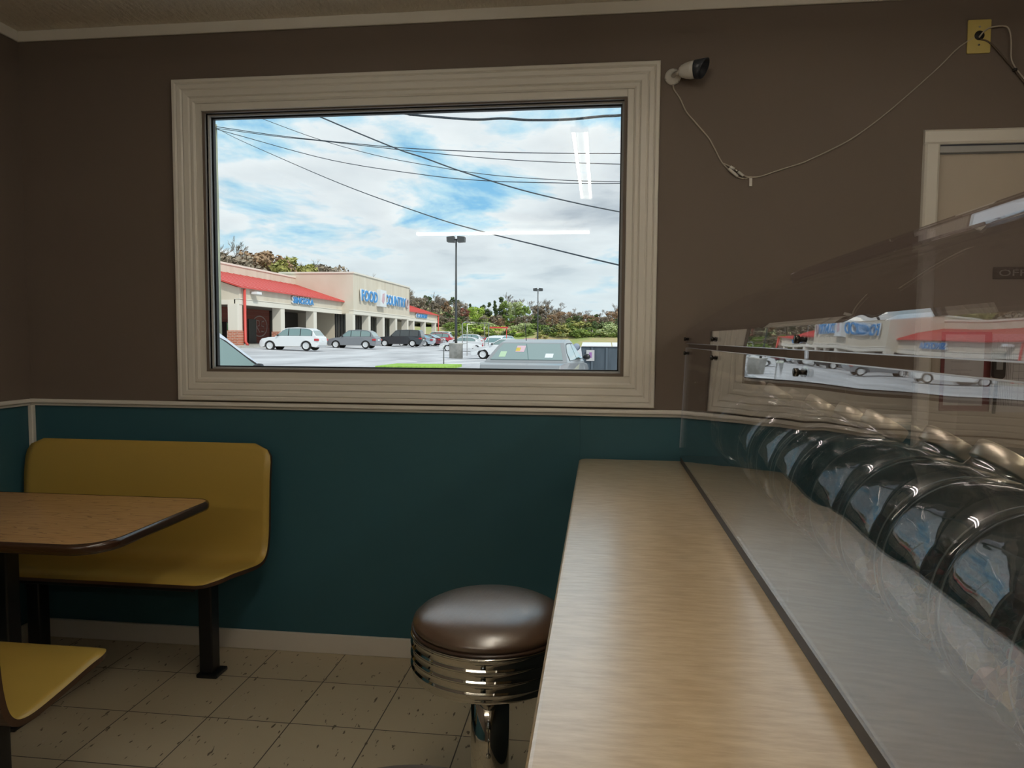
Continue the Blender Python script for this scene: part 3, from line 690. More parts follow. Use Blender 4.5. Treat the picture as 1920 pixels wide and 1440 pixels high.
def sheet(name, xs, ys, zf, mat, label=None):
    bm = new(); V = [[bm.verts.new((x, y, zf(x, y))) for y in ys] for x in xs]
    for i in range(len(xs)-1):
        for j in range(len(ys)-1): bm.faces.new((V[i][j], V[i+1][j], V[i+1][j+1], V[i][j+1])).smooth = True
    return struct(name, bm, mat, label)
sheet('parking_lot', [-120, -60, -30, -28, -24, -20, -15, -12, -9.5, 0, 30, 120], [WY+T, 12, 60, 128], lambda x, y: gz(x), asph, 'pale grey asphalt parking lot sloping up to the store')
random.seed(11)
def hillz(x, y):
    a = min(1, max(0, (-x-38)/34)); a = a*a*(3-2*a)
    b = min(1, max(0, (y-128)/14)); b = b*b*(3-2*b)
    return max(gz(x)-0.05, 0) * 0 + (-0.2+a*9.0+b*(3.6+0.012*max(0, y-140)+1.2*min(1, max(0, (y-146)/10))))
sheet('hillside', [-220, -180, -150, -120, -100, -85]+[-72+4*k for k in range(10)]+[-30+6*k for k in range(30)], [30, 60, 80, 100, 120]+[127+2*k for k in range(10)]+[160, 200, 260, 400], lambda x, y: hillz(x, y)+0.25*sin(x*0.7+y)*(1 if y > 130 else 0), drygrass, 'straw coloured bank and wooded hillside behind the store')
sheet('woodland_floor', [-60+6*k for k in range(28)], [144, 147, 150, 154, 158, 163, 170], lambda x, y: hillz(x, y)+0.45+0.6*sin(x*0.5), hill_m, 'brown woodland floor under the treeline')
# painted lines and kerb
def flat(name, quad, mat, h=0.012, label=None):
    bm = new(); v = [bm.verts.new((x, y, gz(x)+h)) for x, y in quad]; v2 = [bm.verts.new((x, y, gz(x)-0.05)) for x, y in quad]
    bm.faces.new(v); bm.faces.new(v2[::-1])
    for i in range(4): bm.faces.new((v[i], v2[i], v2[(i+1) % 4], v[(i+1) % 4]))
    return struct(name, bm, mat, label)
flat('parking_line_1', [(-9.4, 38), (-5.5, 46), (-5.3, 46), (-9.2, 38)], whitep)
flat('parking_line_2', [(-12.0, 41.5), (-10.8, 41.5), (-10.8, 41.8), (-12.0, 41.8)], whitep)
flat('parking_line_3', [(-9.9, 44), (-5.9, 52), (-5.75, 52), (-9.75, 44)], whitep)
flat('sidewalk', [(-33.5, 50), (-26.6, 50), (-26.6, 123), (-33.5, 123)], concrete, 0.15, 'concrete walk along the front of the store')
bm = new(); rnd = random.Random(5)
for k in range(2600):
    x = rnd.uniform(-10.4, -7.0); y = rnd.uniform(32.5, 36.2+0.25*sin(x*3)); h = rnd.uniform(.05, .12); a = rnd.uniform(0, pi); dx, dy = 0.03*cos(a), 0.03*sin(a)
    z = gz(x); bm.faces.new([bm.verts.new(c) for c in ((x-dx, y-dy, z), (x+dx, y+dy, z), (x+dy, y+dx, z+h))])
for a, b in (((-10.4, 32.5), (-7.0, 36.1)),): box(bm, a[0], b[0], a[1], b[1], -0.2, 0.02)
tag(obj('grass_patch', bm, grass_m), 'bright green grass strip just beyond the window sill', 'grass', None, 'stuff')

# ---- the store (three blocks)
SX = -28.0; BX = -26.67; WX = -33.24
st = thing('store_building', 'long cream strip mall store with red sloped awnings and a tall central block', 'building', (SX, 56, 0.55))
o3 = st.location.copy()
def sobj(name, bm, mat, **k):
    for v in bm.verts: v.co -= o3
    o = obj(name, bm, mat, st, **k); return o
def canopy(y0, y1, hip0):
    bm = new(); box(bm, SX-0.35, SX, y0+0.002, y1, 3.88, 5.18)
    if hip0: box(bm, WX, SX-0.35, y0+0.002, y0+0.35, 3.88, 4.55); prism(bm, [(WX, 4.5), (SX-0.05, 4.5), (SX-0.05, 5.15), (WX, 6.80)], y0+0.01, y0+0.3, 'y')
    sobj('fascia', bm, cream)
    bm = new(); box(bm, SX-0.36, SX+0.06, y0-0.05, y1, 4.26, 4.33); box(bm, SX-0.40, SX+0.04, y0-0.04, y1, 3.84, 4.22)
    if hip0: box(bm, WX, SX-0.3, y0-0.04, y0+0.3, 3.84, 4.22)
    sobj('fascia_band', bm, cream2)
    bm = new(); box(bm, WX, SX-0.35, y0+0.3, y1, 3.95, 4.05); sobj('soffit', bm, pbr('soffit_grey', (0.22, 0.20, 0.17), 0.9))
    e = 0.35; bm = new(); prism(bm, [(SX+e, 5.12), (SX+e, 5.24), (WX, 7.05), (WX, 6.85)], y0-0.35, y1, 'y')
    k = y0+0.6
    while k < y1:
        d = Vector((WX-SX-e, 0, 1.81)); tube(bm, [(SX+e, k, 5.25), (WX, k, 7.06)], 0.03, 4); k += 1.2
    sobj('red_roof', bm, redroof)
    bm = new(); box(bm, WX-0.4, WX, y0-14 if hip0 else y0, y1, 0.3, 7.75); sobj('parapet_wall', bm, cream)
    bm = new(); box(bm, WX-0.5, WX+0.08, y0-14 if hip0 else y0, y1, 7.75, 7.92); sobj('parapet_cap', bm, cream2)
canopy(53.41, 75.84, True); canopy(98.98, 122.14, False)
bm = new(); box(bm, WX, WX+0.25, 40, 75.74, 0.45, 4.0); sobj('brick_wall', bm, brick)
bm = new(); box(bm, WX+0.251, WX+0.36, 69.0, 75.6, 0.55, 3.95); sobj('shopfront_glass', bm, dkglass)
bm = new(); box(bm, WX+0.25, WX+0.34, 64.5, 66.0, 0.55, 3.0); sobj('shopfront_door', bm, dkglass)
# tall block
bm = new(); box(bm, -35, BX, 75.84, 98.98, 3.9, 8.25); box(bm, -35, BX-2.2, 75.84, 98.98, 0.4, 3.9); sobj('central_block', bm, cream)
bm = new(); box(bm, -35.1, BX+0.12, 75.74, 99.08, 8.25, 8.42); sobj('block_cap', bm, cream2)
bm = new(); box(bm, BX-0.4, BX+0.06, 75.78, 99.04, 4.22, 4.34); box(bm, BX-0.5, BX+0.04, 75.80, 99.02, 3.84, 4.18); sobj('block_band', bm, cream2)
bm = new(); box(bm, BX-2.2, BX-2.1, 76.04, 98.78, 0.5, 3.9); sobj('block_glass', bm, dkglass)
bm = new()
for k in range(22): box(bm, BX-2.1, BX-2.05, 76.6+k, 76.68+k, 0.5, 3.9)
sobj('glass_mullions', bm, steel)
bm = new(); box(bm, WX, WX+0.25, 98.98, 110.0, 0.45, 4.0); sobj('wing_wall', bm, pbr('wing_beige', (0.35, 0.28, 0.24), 0.9))
bm = new(); box(bm, WX+0.25, WX+0.3, 104, 110.0, 0.5, 3.6); sobj('wing_glass', bm, dkglass)
for y in (53.49, 61.16, 68.48): 
    bm = new(); box(bm, SX-0.78, SX, y-0.40, y+0.40, 1.80, 3.9); c = sobj('column', bm, cream2)
    bm = new(); box(bm, SX-0.84, SX+0.06, y-0.46, y+0.46, 0.5, 1.80); sobj('column_brick', bm, brick2)
for y in (76.01, 81.33, 86.86, 92.40, 98.10):
    bm = new(); box(bm, BX-0.8, BX, y-0.40, y+0.40, 0.4, 3.9); sobj('column', bm, cream2)
for y in (106.49, 113.53, 121.12):
    bm = new(); box(bm, SX-0.7, SX, y-0.35, y+0.35, 0.5, 3.9); sobj('column', bm, cream2)
bm = new(); tube(bm, [(SX+0.2, 53.92, 5.1), (SX+0.2, 53.92, 0.95), (SX+0.45, 53.82, 0.65)], 0.11, 8); sobj('downspout', bm, redroof)
bm = new(); tube(bm, [(SX+0.2, 122.14, 5.1), (SX+0.2, 122.14, 0.7)], 0.10, 8); sobj('downspout', bm, redroof)
bm = new(); box(bm, SX+0.1, SX+0.6, 55.2, 56.0, 4.75, 4.95); sobj('floodlight', bm, whitep)
for yy, s_ in ((83.5, .5), (85, .7), (87, .4), (91, .8)): bm = new(); box(bm, BX-5, BX-4.3, yy, yy+s_, 8.42, 8.42+s_); sobj('roof_vent', bm, steel)
# chalky round emblem on the brick wall
bm = new()
cx0 = Vector((WX+0.27, 66.88, 2.35))
tube(bm, [cx0+Vector((0, 1.55*cos(2*pi*k/32), 0.98*sin(2*pi*k/32))) for k in range(33)], 0.06, 5, caps=False)
tube(bm, [cx0+Vector((0, y, z)) for y, z in ((-0.7, -0.6), (-0.7, 0.6), (-0.1, 0.5), (-0.1, 0.05), (-0.7, 0.0), (0.0, -0.6))], 0.06, 5)
tube(bm, [cx0+Vector((0, y, z)) for y, z in ((0.9, 0.5), (0.35, 0.45), (0.35, 0.05), (0.85, 0.0), (0.85, -0.5), (0.3, -0.5))], 0.06, 5)
tube(bm, [cx0+Vector((0, y, z)) for y, z in ((-1.0, -0.7), (-1.3, -1.1), (-1.2, -1.5))], 0.06, 5)
for v in bm.verts: v.co.x = WX+0.26+(v.co.x-WX-0.27)*0.3
sobj('wall_emblem', bm, pbr('faded_chalk', (0.42, 0.34, 0.32), 0.9))

def sign_text(parent, s, y0, y1, z0, z1, x, mat, halo=True):
    if halo:
        t = text_mesh('letter_halo', s, 1, white_l, 0.05, parent, width=y1-y0+0.2, height=z1-z0+0.15, bold=0.03)
        t.rotation_euler = (pi/2, 0, pi/2); t.location = Vector((x, y0-0.2, z0-0.05))-parent.location
    t = text_mesh('letters', s, 1, mat, 0.06, parent, width=y1-y0, height=z1-z0, bold=0.015)
    t.rotation_euler = (pi/2, 0, pi/2); t.location = Vector((x+0.06, y0, z0))-parent.location
fs_ = thing('store_sign', 'blue FOOD COUNTRY letters with a white logo box on the tall block', 'sign', (BX+0.2, 80.2, 5.3))
sign_text(fs_, 'FOOD', 77.86, 83.54, 5.40, 6.65, BX+0.2, blue_l); sign_text(fs_, 'COUNTRY', 86.63, 96.04, 5.40, 6.65, BX+0.2, blue_l)
def fobj(name, bm, mat):
    for v in bm.verts: v.co -= fs_.location
    obj(name, bm, mat, fs_)
bm = new(); box(bm, BX+0.02, BX+0.5, 83.95, 86.41, 5.05, 7.05); fobj('logo_box', bm, white_l)
bm = new(); prism(bm, [(y+-2.14, z) for y, z in [(86.6, 5.7), (87.3, 5.4), (87.9, 5.9), (87.7, 6.5), (87.9, 6.7), (87.0, 6.6), (86.8, 6.1)]], BX+0.5, BX+0.52, 'x'); fobj('logo_mark', bm, pbr('pale_pink', (0.62, 0.42, 0.46), 0.6))
bm = new(); tube(bm, [(BX+0.15, 97.27+0.55*cos(2*pi*k/20), 6.0+0.6*sin(2*pi*k/20)) for k in range(21)], 0.12, 6, caps=False); fobj('round_mark', bm, pbr('greyish_pink', (0.5, 0.42, 0.44), 0.6))
s_a = thing('shop_sign', 'small blue and white letter sign on the left awning fascia', 'sign', (SX+0.1, 69.0, 4.4))
sign_text(s_a, 'SINCEOLA', 63.06, 67.62, 4.42, 4.98, SX+0.12, blue_l)
s_b = thing('shop_sign', 'small pale blue letter sign on the far right awning fascia', 'sign', (SX+0.1, 107.0, 4.4))
sign_text(s_b, 'C LAUNDRY', 107.44, 114.25, 4.42, 5.0, SX+0.12, blue_l)
# vending machines against the brick
for i, (y, mt, lab) in enumerate(((59.44, black_m, 'black drinks vending machine by the left end of the brick store front'), (60.56, pbr('vending_red', (0.45, 0.03, 0.04), 0.4), 'red drinks vending machine beside the black one'))):
    v = thing('vending_machine', lab, 'vending machine', (WX+0.75, y, gz(-32)+0.15), 0, 'vending machines')
    bm = new(); box(bm, -0.45, 0.40, -0.5, 0.5, 0, 1.85); obj('cabinet', bm, mt, v, bevel=0.03)
    bm = new(); box(bm, 0.40, 0.43, -0.42, 0.25, 0.95, 1.75); obj('display_panel', bm, pbr('panel%d' % i, ((0.15, 0.35, 0.12), (0.40, 0.30, 0.30))[i], 0.4), v)

# ---- cars
paints = {}
def paint(n, c): 
    if n not in paints: paints[n] = pbr('car_paint_'+n, c, 0.35, coat=0.8, metal=0.15)
    return paints[n]
cglass = pbr('car_glass', (0.16, 0.25, 0.245), 0.04, spec=0.8, coat=1.0)
dkcglass = pbr('dark_car_glass', (0.02, 0.028, 0.03), 0.04, spec=0.6, coat=1.0)
tyre = pbr('tyre', (0.012, 0.012, 0.012), 0.8); rimm = pbr('alloy', (0.70, 0.71, 0.72), 0.35, metal=0.2); tlm = pbr('tail_lens', (0.55, 0.02, 0.03), 0.2, coat=0.5)
SH = {  # lengths along x, heading +x; belt outline + greenhouse (x,z), wheel centres, wheel radius, width, inset
 'suv': dict(low=[(-2.28, .42), (-2.32, .62), (-2.28, .92), (-2.22, 1.02)], belt=[(-2.12, 1.06), (-1.0, 1.05), (0.2, 1.02), (0.95, 1.00)], front=[(1.55, 0.97), (2.05, .86), (2.22, .70), (2.28, .50), (2.22, .32)], gh=[(-2.10, 1.06), (-1.78, 1.50), (-1.50, 1.63), (-0.6, 1.70), (0.15, 1.66), (0.35, 1.60), (1.05, 1.00)], wh=(1.42, -1.35), r=.36, w=1.82),
 'big': dict(low=[(-2.5, .48), (-2.55, .65), (-2.52, 1.05), (-2.50, 1.12)], belt=[(-2.48, 1.16), (-1.0, 1.16), (0.4, 1.14), (1.05, 1.12)], front=[(1.6, 1.12), (2.38, 1.06), (2.5, .90), (2.52, .50), (2.45, .40)], gh=[(-2.46, 1.16), (-2.30, 1.75), (-2.10, 1.86), (-1.0, 1.90), (0.2, 1.86), (0.45, 1.80), (1.10, 1.13)], wh=(1.65, -1.50), r=.39, w=1.98),
 'sedan': dict(low=[(-2.30, .40), (-2.36, .60), (-2.34, .88), (-2.28, .96)], belt=[(-2.10, .99), (-1.55, 1.00), (0.0, .95), (0.85, .93)], front=[(1.5, .88), (2.05, .76), (2.28, .60), (2.32, .42), (2.26, .26)], gh=[(-1.72, 1.00), (-0.98, 1.38), (-0.5, 1.45), (0.0, 1.45), (0.25, 1.40), (1.05, .93)], wh=(1.42, -1.36), r=.33, w=1.78),
}
def car(shape, pname, label, x, y, rz, group='cars in the lot', name='car', z=None, scale=1.0, detail=False):
    S = SH[shape]; pm = paint(*pname); W2 = S['w']/2; cg = dkcglass if pname[0] == 'black' else cglass
    t = thing(name, label, 'car', (x, y, gz(x) if z is None else z), rz, group); t.scale = (scale,)*3
    g0 = 0.24
    pts = list(S['low'])+S['belt']+S['front']
    def arch(cx):
        r_ = S['r']+0.07; out = []
        for k in range(9):
            a = pi*k/8; out.append((cx+r_*cos(a), max(g0, 0.30+r_*sin(a))))
        return out
    pts += [(2.1 if shape != 'big' else 2.35, g0)]+arch(S['wh'][0])+arch(S['wh'][1])+[(-2.1 if shape != 'big' else -2.35, g0)]
    bm = new()
    def hw(px, pz):
        L_ = max(abs(p[0]) for p in pts); e = max(0, abs(px)-(L_-0.55))/0.55
        return W2*(1-0.14*e*e)*(0.985 if pz > 0.9 else 1.0)
    A = [bm.verts.new((px, -hw(px, pz), pz)) for px, pz in pts]; B = [bm.verts.new((px, hw(px, pz), pz)) for px, pz in pts]
    n = len(pts); f1 = bm.faces.new(A); f2 = bm.faces.new(B[::-1])
    for i in range(n): bm.faces.new((A[i], B[i], B[(i+1) % n], A[(i+1) % n]))
    bmesh.ops.triangulate(bm, faces=[f1, f2]); obj('body', bm, pm, t, bevel=0.035)
    gh = S['gh']; zb = gh[0][1]; zt = max(p[1] for p in gh)
    def gw(pz, e=0): return (W2-0.05)-(0.20*(pz-zb)/(zt-zb))+e
    bm = new(); A = [bm.verts.new((px, -gw(pz), pz)) for px, pz in gh]; B = [bm.verts.new((px, gw(pz), pz)) for px, pz in gh]
    low = [(gh[-1][0], zb-0.1), (gh[0][0], zb-0.1)]
    A += [bm.verts.new((px, -gw(zb), pz)) for px, pz in low]; B += [bm.verts.new((px, gw(zb), pz)) for px, pz in low]
    n = len(A); f1 = bm.faces.new(A); f2 = bm.faces.new(B[::-1])
    for i in range(n): bm.faces.new((A[i], B[i], B[(i+1) % n], A[(i+1) % n]))
    bmesh.ops.triangulate(bm, faces=[f1, f2]); obj('cabin', bm, pm, t, bevel=0.03)
    # glass: side windows inset from the greenhouse outline
    cxm = sum(p[0] for p in gh)/len(gh)
    top = [p for p in gh]
    def zat(xx):
        for i in range(len(gh)-1):
            if gh[i][0] <= xx <= gh[i+1][0]:
                u = (xx-gh[i][0])/(gh[i+1][0]-gh[i][0]); return gh[i][1]+u*(gh[i+1][1]-gh[i][1])
        return zb
    xr0 = gh[0][0]+0.30; xf0 = gh[-1][0]-0.14; npane = 3 if shape != 'sedan' else 2
    if shape == 'sedan': xr0 = gh[0][0]+0.42
    zlow = zb+0.03
    edges = [xr0+(xf0-xr0)*k/npane for k in range(npane+1)]
    poly = [(xr0-0.03, zlow-0.015), (xf0+0.04, zlow-0.015)]+[(xf0+(xr0-xf0)*j/12, min(zat(xf0+(xr0-xf0)*j/12)-0.045, zt-0.075)) for j in range(13) if min(zat(xf0+(xr0-xf0)*j/12)-0.045, zt-0.075) > zlow+0.01]
    for s_ in (-1, 1):
        bm = new(); A = [bm.verts.new((px, s_*(gw(pz)-0.02), pz)) for px, pz in poly]; B = [bm.verts.new((px, s_*(gw(pz)+0.003), pz)) for px, pz in poly]
        bm.faces.new(A); bm.faces.new(B[::-1])
        for k in range(len(A)): bm.faces.new((A[k], B[k], B[(k+1) % len(A)], A[(k+1) % len(A)]))
        obj('window_trim', bm, black_m, t)
    for k in range(npane):
        a, b_ = edges[k]+0.03, edges[k+1]-0.03; poly = [(a, zlow), (b_, zlow)]
        m_ = 6
        for j in range(m_+1):
            xx = b_+(a-b_)*j/m_; zz = min(zat(xx)-0.07, zt-0.10)
            if zz > zlow+0.02: poly.append((xx, zz))
        if len(poly) < 4: continue
        for s_ in (-1, 1):
            bm = new(); A = [bm.verts.new((px, s_*(gw(pz)+0.002), pz)) for px, pz in poly]; B = [bm.verts.new((px, s_*(gw(pz)+0.010), pz)) for px, pz in poly]
            bm.faces.new(A); bm.faces.new(B[::-1])
            for j in range(len(A)): bm.faces.new((A[j], B[j], B[(j+1) % len(A)], A[(j+1) % len(A)]))
            obj('side_window', bm, cg, t)
    # windscreen and rear glass as thick slabs on the slopes
    for nm, (i0, i1) in (('rear_glass', (0, 1)), ('windscreen', (-1, -2))):
        p0, p1 = Vector(gh[i0]), Vector(gh[i1]); d = p1-p0
        a = p0+d*0.10; b_ = p0+d*0.93; nrm = Vector((d.y, -d.x)).normalized()
        if (nrm.x > 0) == (nm == 'rear_glass'): nrm = -nrm
        bm = new(); vs = []
        for e in (0.0, 0.012):
            for q_, sg_ in ((a, 1), (a, -1), (b_, -1), (b_, 1)):
                vs.append(bm.verts.new((q_.x+nrm.x*e, sg_*(gw(q_.y)-0.09), q_.y+nrm.y*e)))
        for idx in ((0, 1, 2, 3), (7, 6, 5, 4), (0, 4, 5, 1), (1, 5, 6, 2), (2, 6, 7, 3), (3, 7, 4, 0)): bm.faces.new([vs[i] for i in idx])
        obj(nm, bm, cg, t)
    for wx_ in S['wh']:
        for s_ in (-1, 1):
            bm = new(); lathe(bm, [(0.1, -0.10), (S['r']-0.03, -0.11), (S['r'], -0.07), (S['r'], 0.07), (S['r']-0.03, 0.11), (S['r']*0.66, 0.10)], (wx_, s_*(W2-0.13), S['r']), 26, 'y')
            wh_ = obj('wheel', bm, tyre, t)
            bm = new(); lathe(bm, [(0.0001, 0.0), (0.05, 0.0), (S['r']*0.20, -0.005), (S['r']*0.64, -0.02), (S['r']*0.68, 0.0), (S['r']*0.68, -0.03)], (wx_, s_*(W2-0.008), S['r']), 20, 'y')
            for k in range(5):
                a_ = 2*pi*k/5; 
            if s_ < 0:
                for v in bm.verts: v.co.y = -(v.co.y+ (W2-0.008)) - (W2-0.008)
            obj('rim', bm, rimm, wh_)
    for s_ in (-1, 1):
        bx_ = S['low'][2][0]
        bm = new(); box(bm, bx_-0.03, bx_+0.30, s_*(W2-0.02)-0.13, s_*(W2-0.02)-0.13+0.15 if s_ > 0 else s_*(W2-0.02)+0.12, S['low'][2][1]-0.20, S['low'][2][1]-0.04)
        obj('tail_light', bm, tlm, t, bevel=0.02)
        bm = new(); mx_ = gh[-1][0]-0.30; lathe(bm, [(0.0001, -0.06), (0.06, -0.05), (0.09, 0.0), (0.085, 0.05), (0.0001, 0.06)], (mx_, s_*(W2+0.06), zb+0.06), 12, 'x')
        [setattr(v.co, 'z', zb+0.05+(v.co.z-zb-0.05)*0.75) for v in bm.verts]; obj('mirror', bm, black_m, t)
    fx = S['front'][1][0]
    for s_ in (-1, 1):
        bm = new(); box(bm, fx-0.10, fx+0.09, s_*(W2-0.30)-0.16, s_*(W2-0.30)+0.16, .66, .78); obj('headlight', bm, pbr('head_lens', (0.5, 0.5, 0.5), 0.1), t, bevel=0.02)
    bm = new(); box(bm, S['low'][1][0]-0.012, S['low'][1][0]+0.02, -0.26, 0.26, 0.72, 0.84); obj('number_plate', bm, whitep, t)
    return t
WHITE = ('white', (0.80, 0.81, 0.82)); GREY = ('grey', (0.20, 0.21, 0.23)); BLACK = ('black', (0.018, 0.024, 0.032)); SILV = ('silver_blue', (0.38, 0.45, 0.52)); MAR = ('maroon', (0.14, 0.02, 0.03)); RED = ('red', (0.55, 0.02, 0.04)); DK = ('dark_silver', (0.24, 0.25, 0.26)); LB = ('light_silver', (0.55, 0.60, 0.68))
car('suv', WHITE, 'white crossover parked nose in by the brick store front', -22.65, 51.2, pi)
car('suv', GREY, 'grey crossover parked right of the white one', -22.25, 63.4, pi)
car('big', BLACK, 'black full size SUV parked before the central block', -22.1, 78.6, pi)
car('sedan', SILV, 'pale blue silver sedan just behind the black SUV', -22.1, 84.6, pi)
car('sedan', MAR, 'maroon sedan between the silver sedan and the red crossover', -22.2, 89.2, pi)
car('sedan', SILV, 'silver sedan half hidden before the red crossover', -22.7, 93.0, pi)
car('suv', RED, 'bright red crossover near the right end of the parked row', -22.4, 97.6, pi)
car('big', WHITE, 'long white van roof showing above the red crossover', -25.0, 108, pi)
car('suv', WHITE, 'white crossover behind the lamp post base', -17.4, 92.5, pi)
car('sedan', RED, 'dark red car right of the lamp post, far down the lot', -20.3, 119, pi)
car('sedan', WHITE, 'small white sedan rear past the lamp post base', -13.4, 70, pi)
car('sedan', WHITE, 'white sedan facing left behind the dark sedan', -6.72, 50.5, pi)
car('suv', WHITE, 'white SUV rising behind the white sedan', -8.3, 62, R(70))
car('sedan', RED, 'red car roof just right of the white SUV', -8.5, 88, R(80))
ds = car('sedan', DK, 'dark silver sedan seen from behind with stickers on its rear glass', -1.32, 15.9, R(90-5), None)
car('suv', LB, 'light silver car with a door mirror at the bottom left of the window', -5.5, 8.6, R(52), None, z=-0.17)
# stickers, aerial
def on(o, name, bm, mat, **k): return obj(name, bm, mat, o, **k)
bm = new(); tube(bm, [(-1.02, 0.12, 1.42), (-1.16, 0.12, 1.78)], 0.008, 6); on(ds, 'aerial', bm, black_m)
def rear_patch(y0, y1, u0, u1, mat, name):
    p0, p1 = Vector(SH['sedan']['gh'][0]), Vector(SH['sedan']['gh'][1]); d = p1-p0; nrm = Vector((-d.y, d.x)).normalized()
    bm = new(); vs = []
    for e in (0.0125, 0.015):
        for u, y in ((u0, y0), (u0, y1), (u1, y1), (u1, y0)):
            q_ = p0+d*u+nrm*e; vs.append(bm.verts.new((q_.x, y, q_.y)))
    for idx in ((0, 1, 2, 3), (7, 6, 5, 4), (0, 4, 5, 1), (1, 5, 6, 2), (2, 6, 7, 3), (3, 7, 4, 0)): bm.faces.new([vs[i] for i in idx])
    on(ds, name, bm, mat)
rear_patch(0.10, 0.28, 0.48, 0.80, pbr('sticker_pink', (0.65, 0.45, 0.50), 0.5), 'window_sticker')
rear_patch(0.19, 0.28, 0.52, 0.70, pbr('sticker_yellow', (0.75, 0.55, 0.08), 0.5), 'window_sticker')
rear_patch(0.45, 0.58, 0.22, 0.50, pbr('sticker_green', (0.45, 0.60, 0.40), 0.5), 'window_sticker')
rear_patch(-0.52, -0.36, 0.20, 0.40, white_l, 'window_sticker')

# ---- dumpster
dm = thing('dumpster', 'dark blue grey dumpster with white lids at the right edge of the window', 'dumpster', (0.10, 22.5, -0.12))
bm = new(); prism(bm, [(-0.55, 0.10), (1.05, 0.10), (1.20, 1.22), (-0.70, 1.22)], 0, 1.3, 'y'); obj('bin', bm, pbr('bin_blue', (0.055, 0.075, 0.095), 0.6, noise=((3, 3, 0.6), (0.09, 0.115, 0.14), 0.35, 0.65)), dm, bevel=0.02)
bm = new()
for x in (-0.35, 0.1, 0.55, 0.95): box(bm, x-0.03, x+0.03, -0.04, 0.0, 0.12, 1.2)
obj('rib', bm, pbr('bin_rib', (0.09, 0.115, 0.14), 0.6), dm)
for x0, x1 in ((-0.68, 0.24), (0.27, 1.18)):
    bm = new(); prism(bm, [(-0.04, 1.23), (-0.04, 1.26), (1.32, 1.35), (1.32, 1.32)], x0, x1, 'x'); obj('lid', bm, whitep, dm)
bm = new(); box(bm, -0.53, -0.28, -0.055, -0.04, 0.78, 1.12); obj('notice', bm, paper, dm)
bm = new(); box(bm, -0.44, -0.36, -0.06, -0.055, 0.88, 1.05); obj('notice_picture', bm, pbr('mark', (0.35, 0.15, 0.40), 0.5), dm)
bm = new(); box(bm, -0.7, 1.15, 0.05, 1.2, 0, 0.11); obj('skid', bm, black_m, dm)
rd = thing('round_reflector', 'pale grey round disc on a short post left of the dumpster', 'reflector', (-0.77, 23.5, -0.12))
bm = new(); tube(bm, [(0, 0, 0), (0, 0, 1.15)], 0.03, 8); obj('post', bm, steel, rd)
bm = new(); lathe(bm, [(0.0001, -0.02), (0.10, -0.015), (0.12, 0.0), (0.0001, 0.02)], (0, -0.04, 1.2), 20, 'y'); obj('disc', bm, LBm if False else pbr('pale_disc', (0.35, 0.40, 0.50), 0.4), rd)

# ---- lamp posts, marker stake, trolley bay
def lamp_post(label, x, y, h, two, base):
    t = thing('lamp_post', label, 'lamp post', (x, y, gz(x)), 0, 'parking lot lamp posts')
    bm = new(); tube(bm, [(0, 0, 0.5 if base else 0), (0, 0, h)], [0.10, 0.055], 10); obj('pole', bm, steel, t)
    if base:
        bm = new(); lathe(bm, [(0.48, 0), (0.48, 0.98), (0.52, 1.0), (0.52, 1.08), (0.0001, 1.08)], (0, 0, 0), 24); obj('concrete_base', bm, concrete, t)
    for s_ in (-1, 1):
        bm = new(); prism(bm, [(s_*0.12, h-0.25), (s_*0.62, h-0.22), (s_*0.64, h+0.12), (s_*0.12, h+0.18)], -0.28, 0.28, 'y'); obj('lamp_head', bm, steel, t, bevel=0.02)
    bm = new(); box(bm, -0.14, 0.14, -0.04, 0.04, h-0.10, h); obj('cross_arm', bm, steel, t)
    return t
p = at(855, 640, 50); lamp_post('tall lamp post standing in a round concrete base, mid lot', p.x, 50, 8.35, True, True)
p = at(1008, 640, 95); lamp_post('farther lamp post in front of the treeline', p.x, 95, 7.9, True, False)
p = at(832, 660, 36.4); mk = thing('marker_stake', 'thin dark stake with a white tip standing in the grass strip', 'stake', (p.x, 36.4, gz(p.x)))
bm = new(); tube(bm, [(0, 0, 0), (0, 0, 0.98)], 0.025, 8); obj('post', bm, steel, mk)
bm = new(); tube(bm, [(0, 0, 0.981), (0, 0, 1.10)], 0.028, 8); obj('tip', bm, whitep, mk)
p = at(880, 640, 55); tr = thing('trolley_bay', 'tubular metal trolley corral behind the lamp post base', 'trolley bay', (p.x, 55, gz(p.x)))
bm = new()
tube(bm, [(-0.55, 0, 0), (-0.55, 0, 2.55), (-0.35, 0, 2.68), (1.2, 0, 2.62), (1.2, 0, 0)], 0.035, 6); tube(bm, [(-0.55, 2, 0), (-0.55, 2, 2.55), (1.2, 2, 2.62), (1.2, 2, 0)], 0.035, 6)
tube(bm, [(-0.55, 0, 1.0), (-0.55, 2, 1.0)], 0.03, 6); tube(bm, [(1.2, 0, 1.0), (1.2, 2, 1.0)], 0.03, 6)
obj('rails', bm, brushed, tr)
bm = new(); box(bm, 1.6, 3.0, -0.1, 0.1, 2.2, 2.32); tube(bm, [(2.9, 0, 0), (2.9, 0, 2.2)], 0.03, 6); obj('red_bar', bm, redroof, tr)

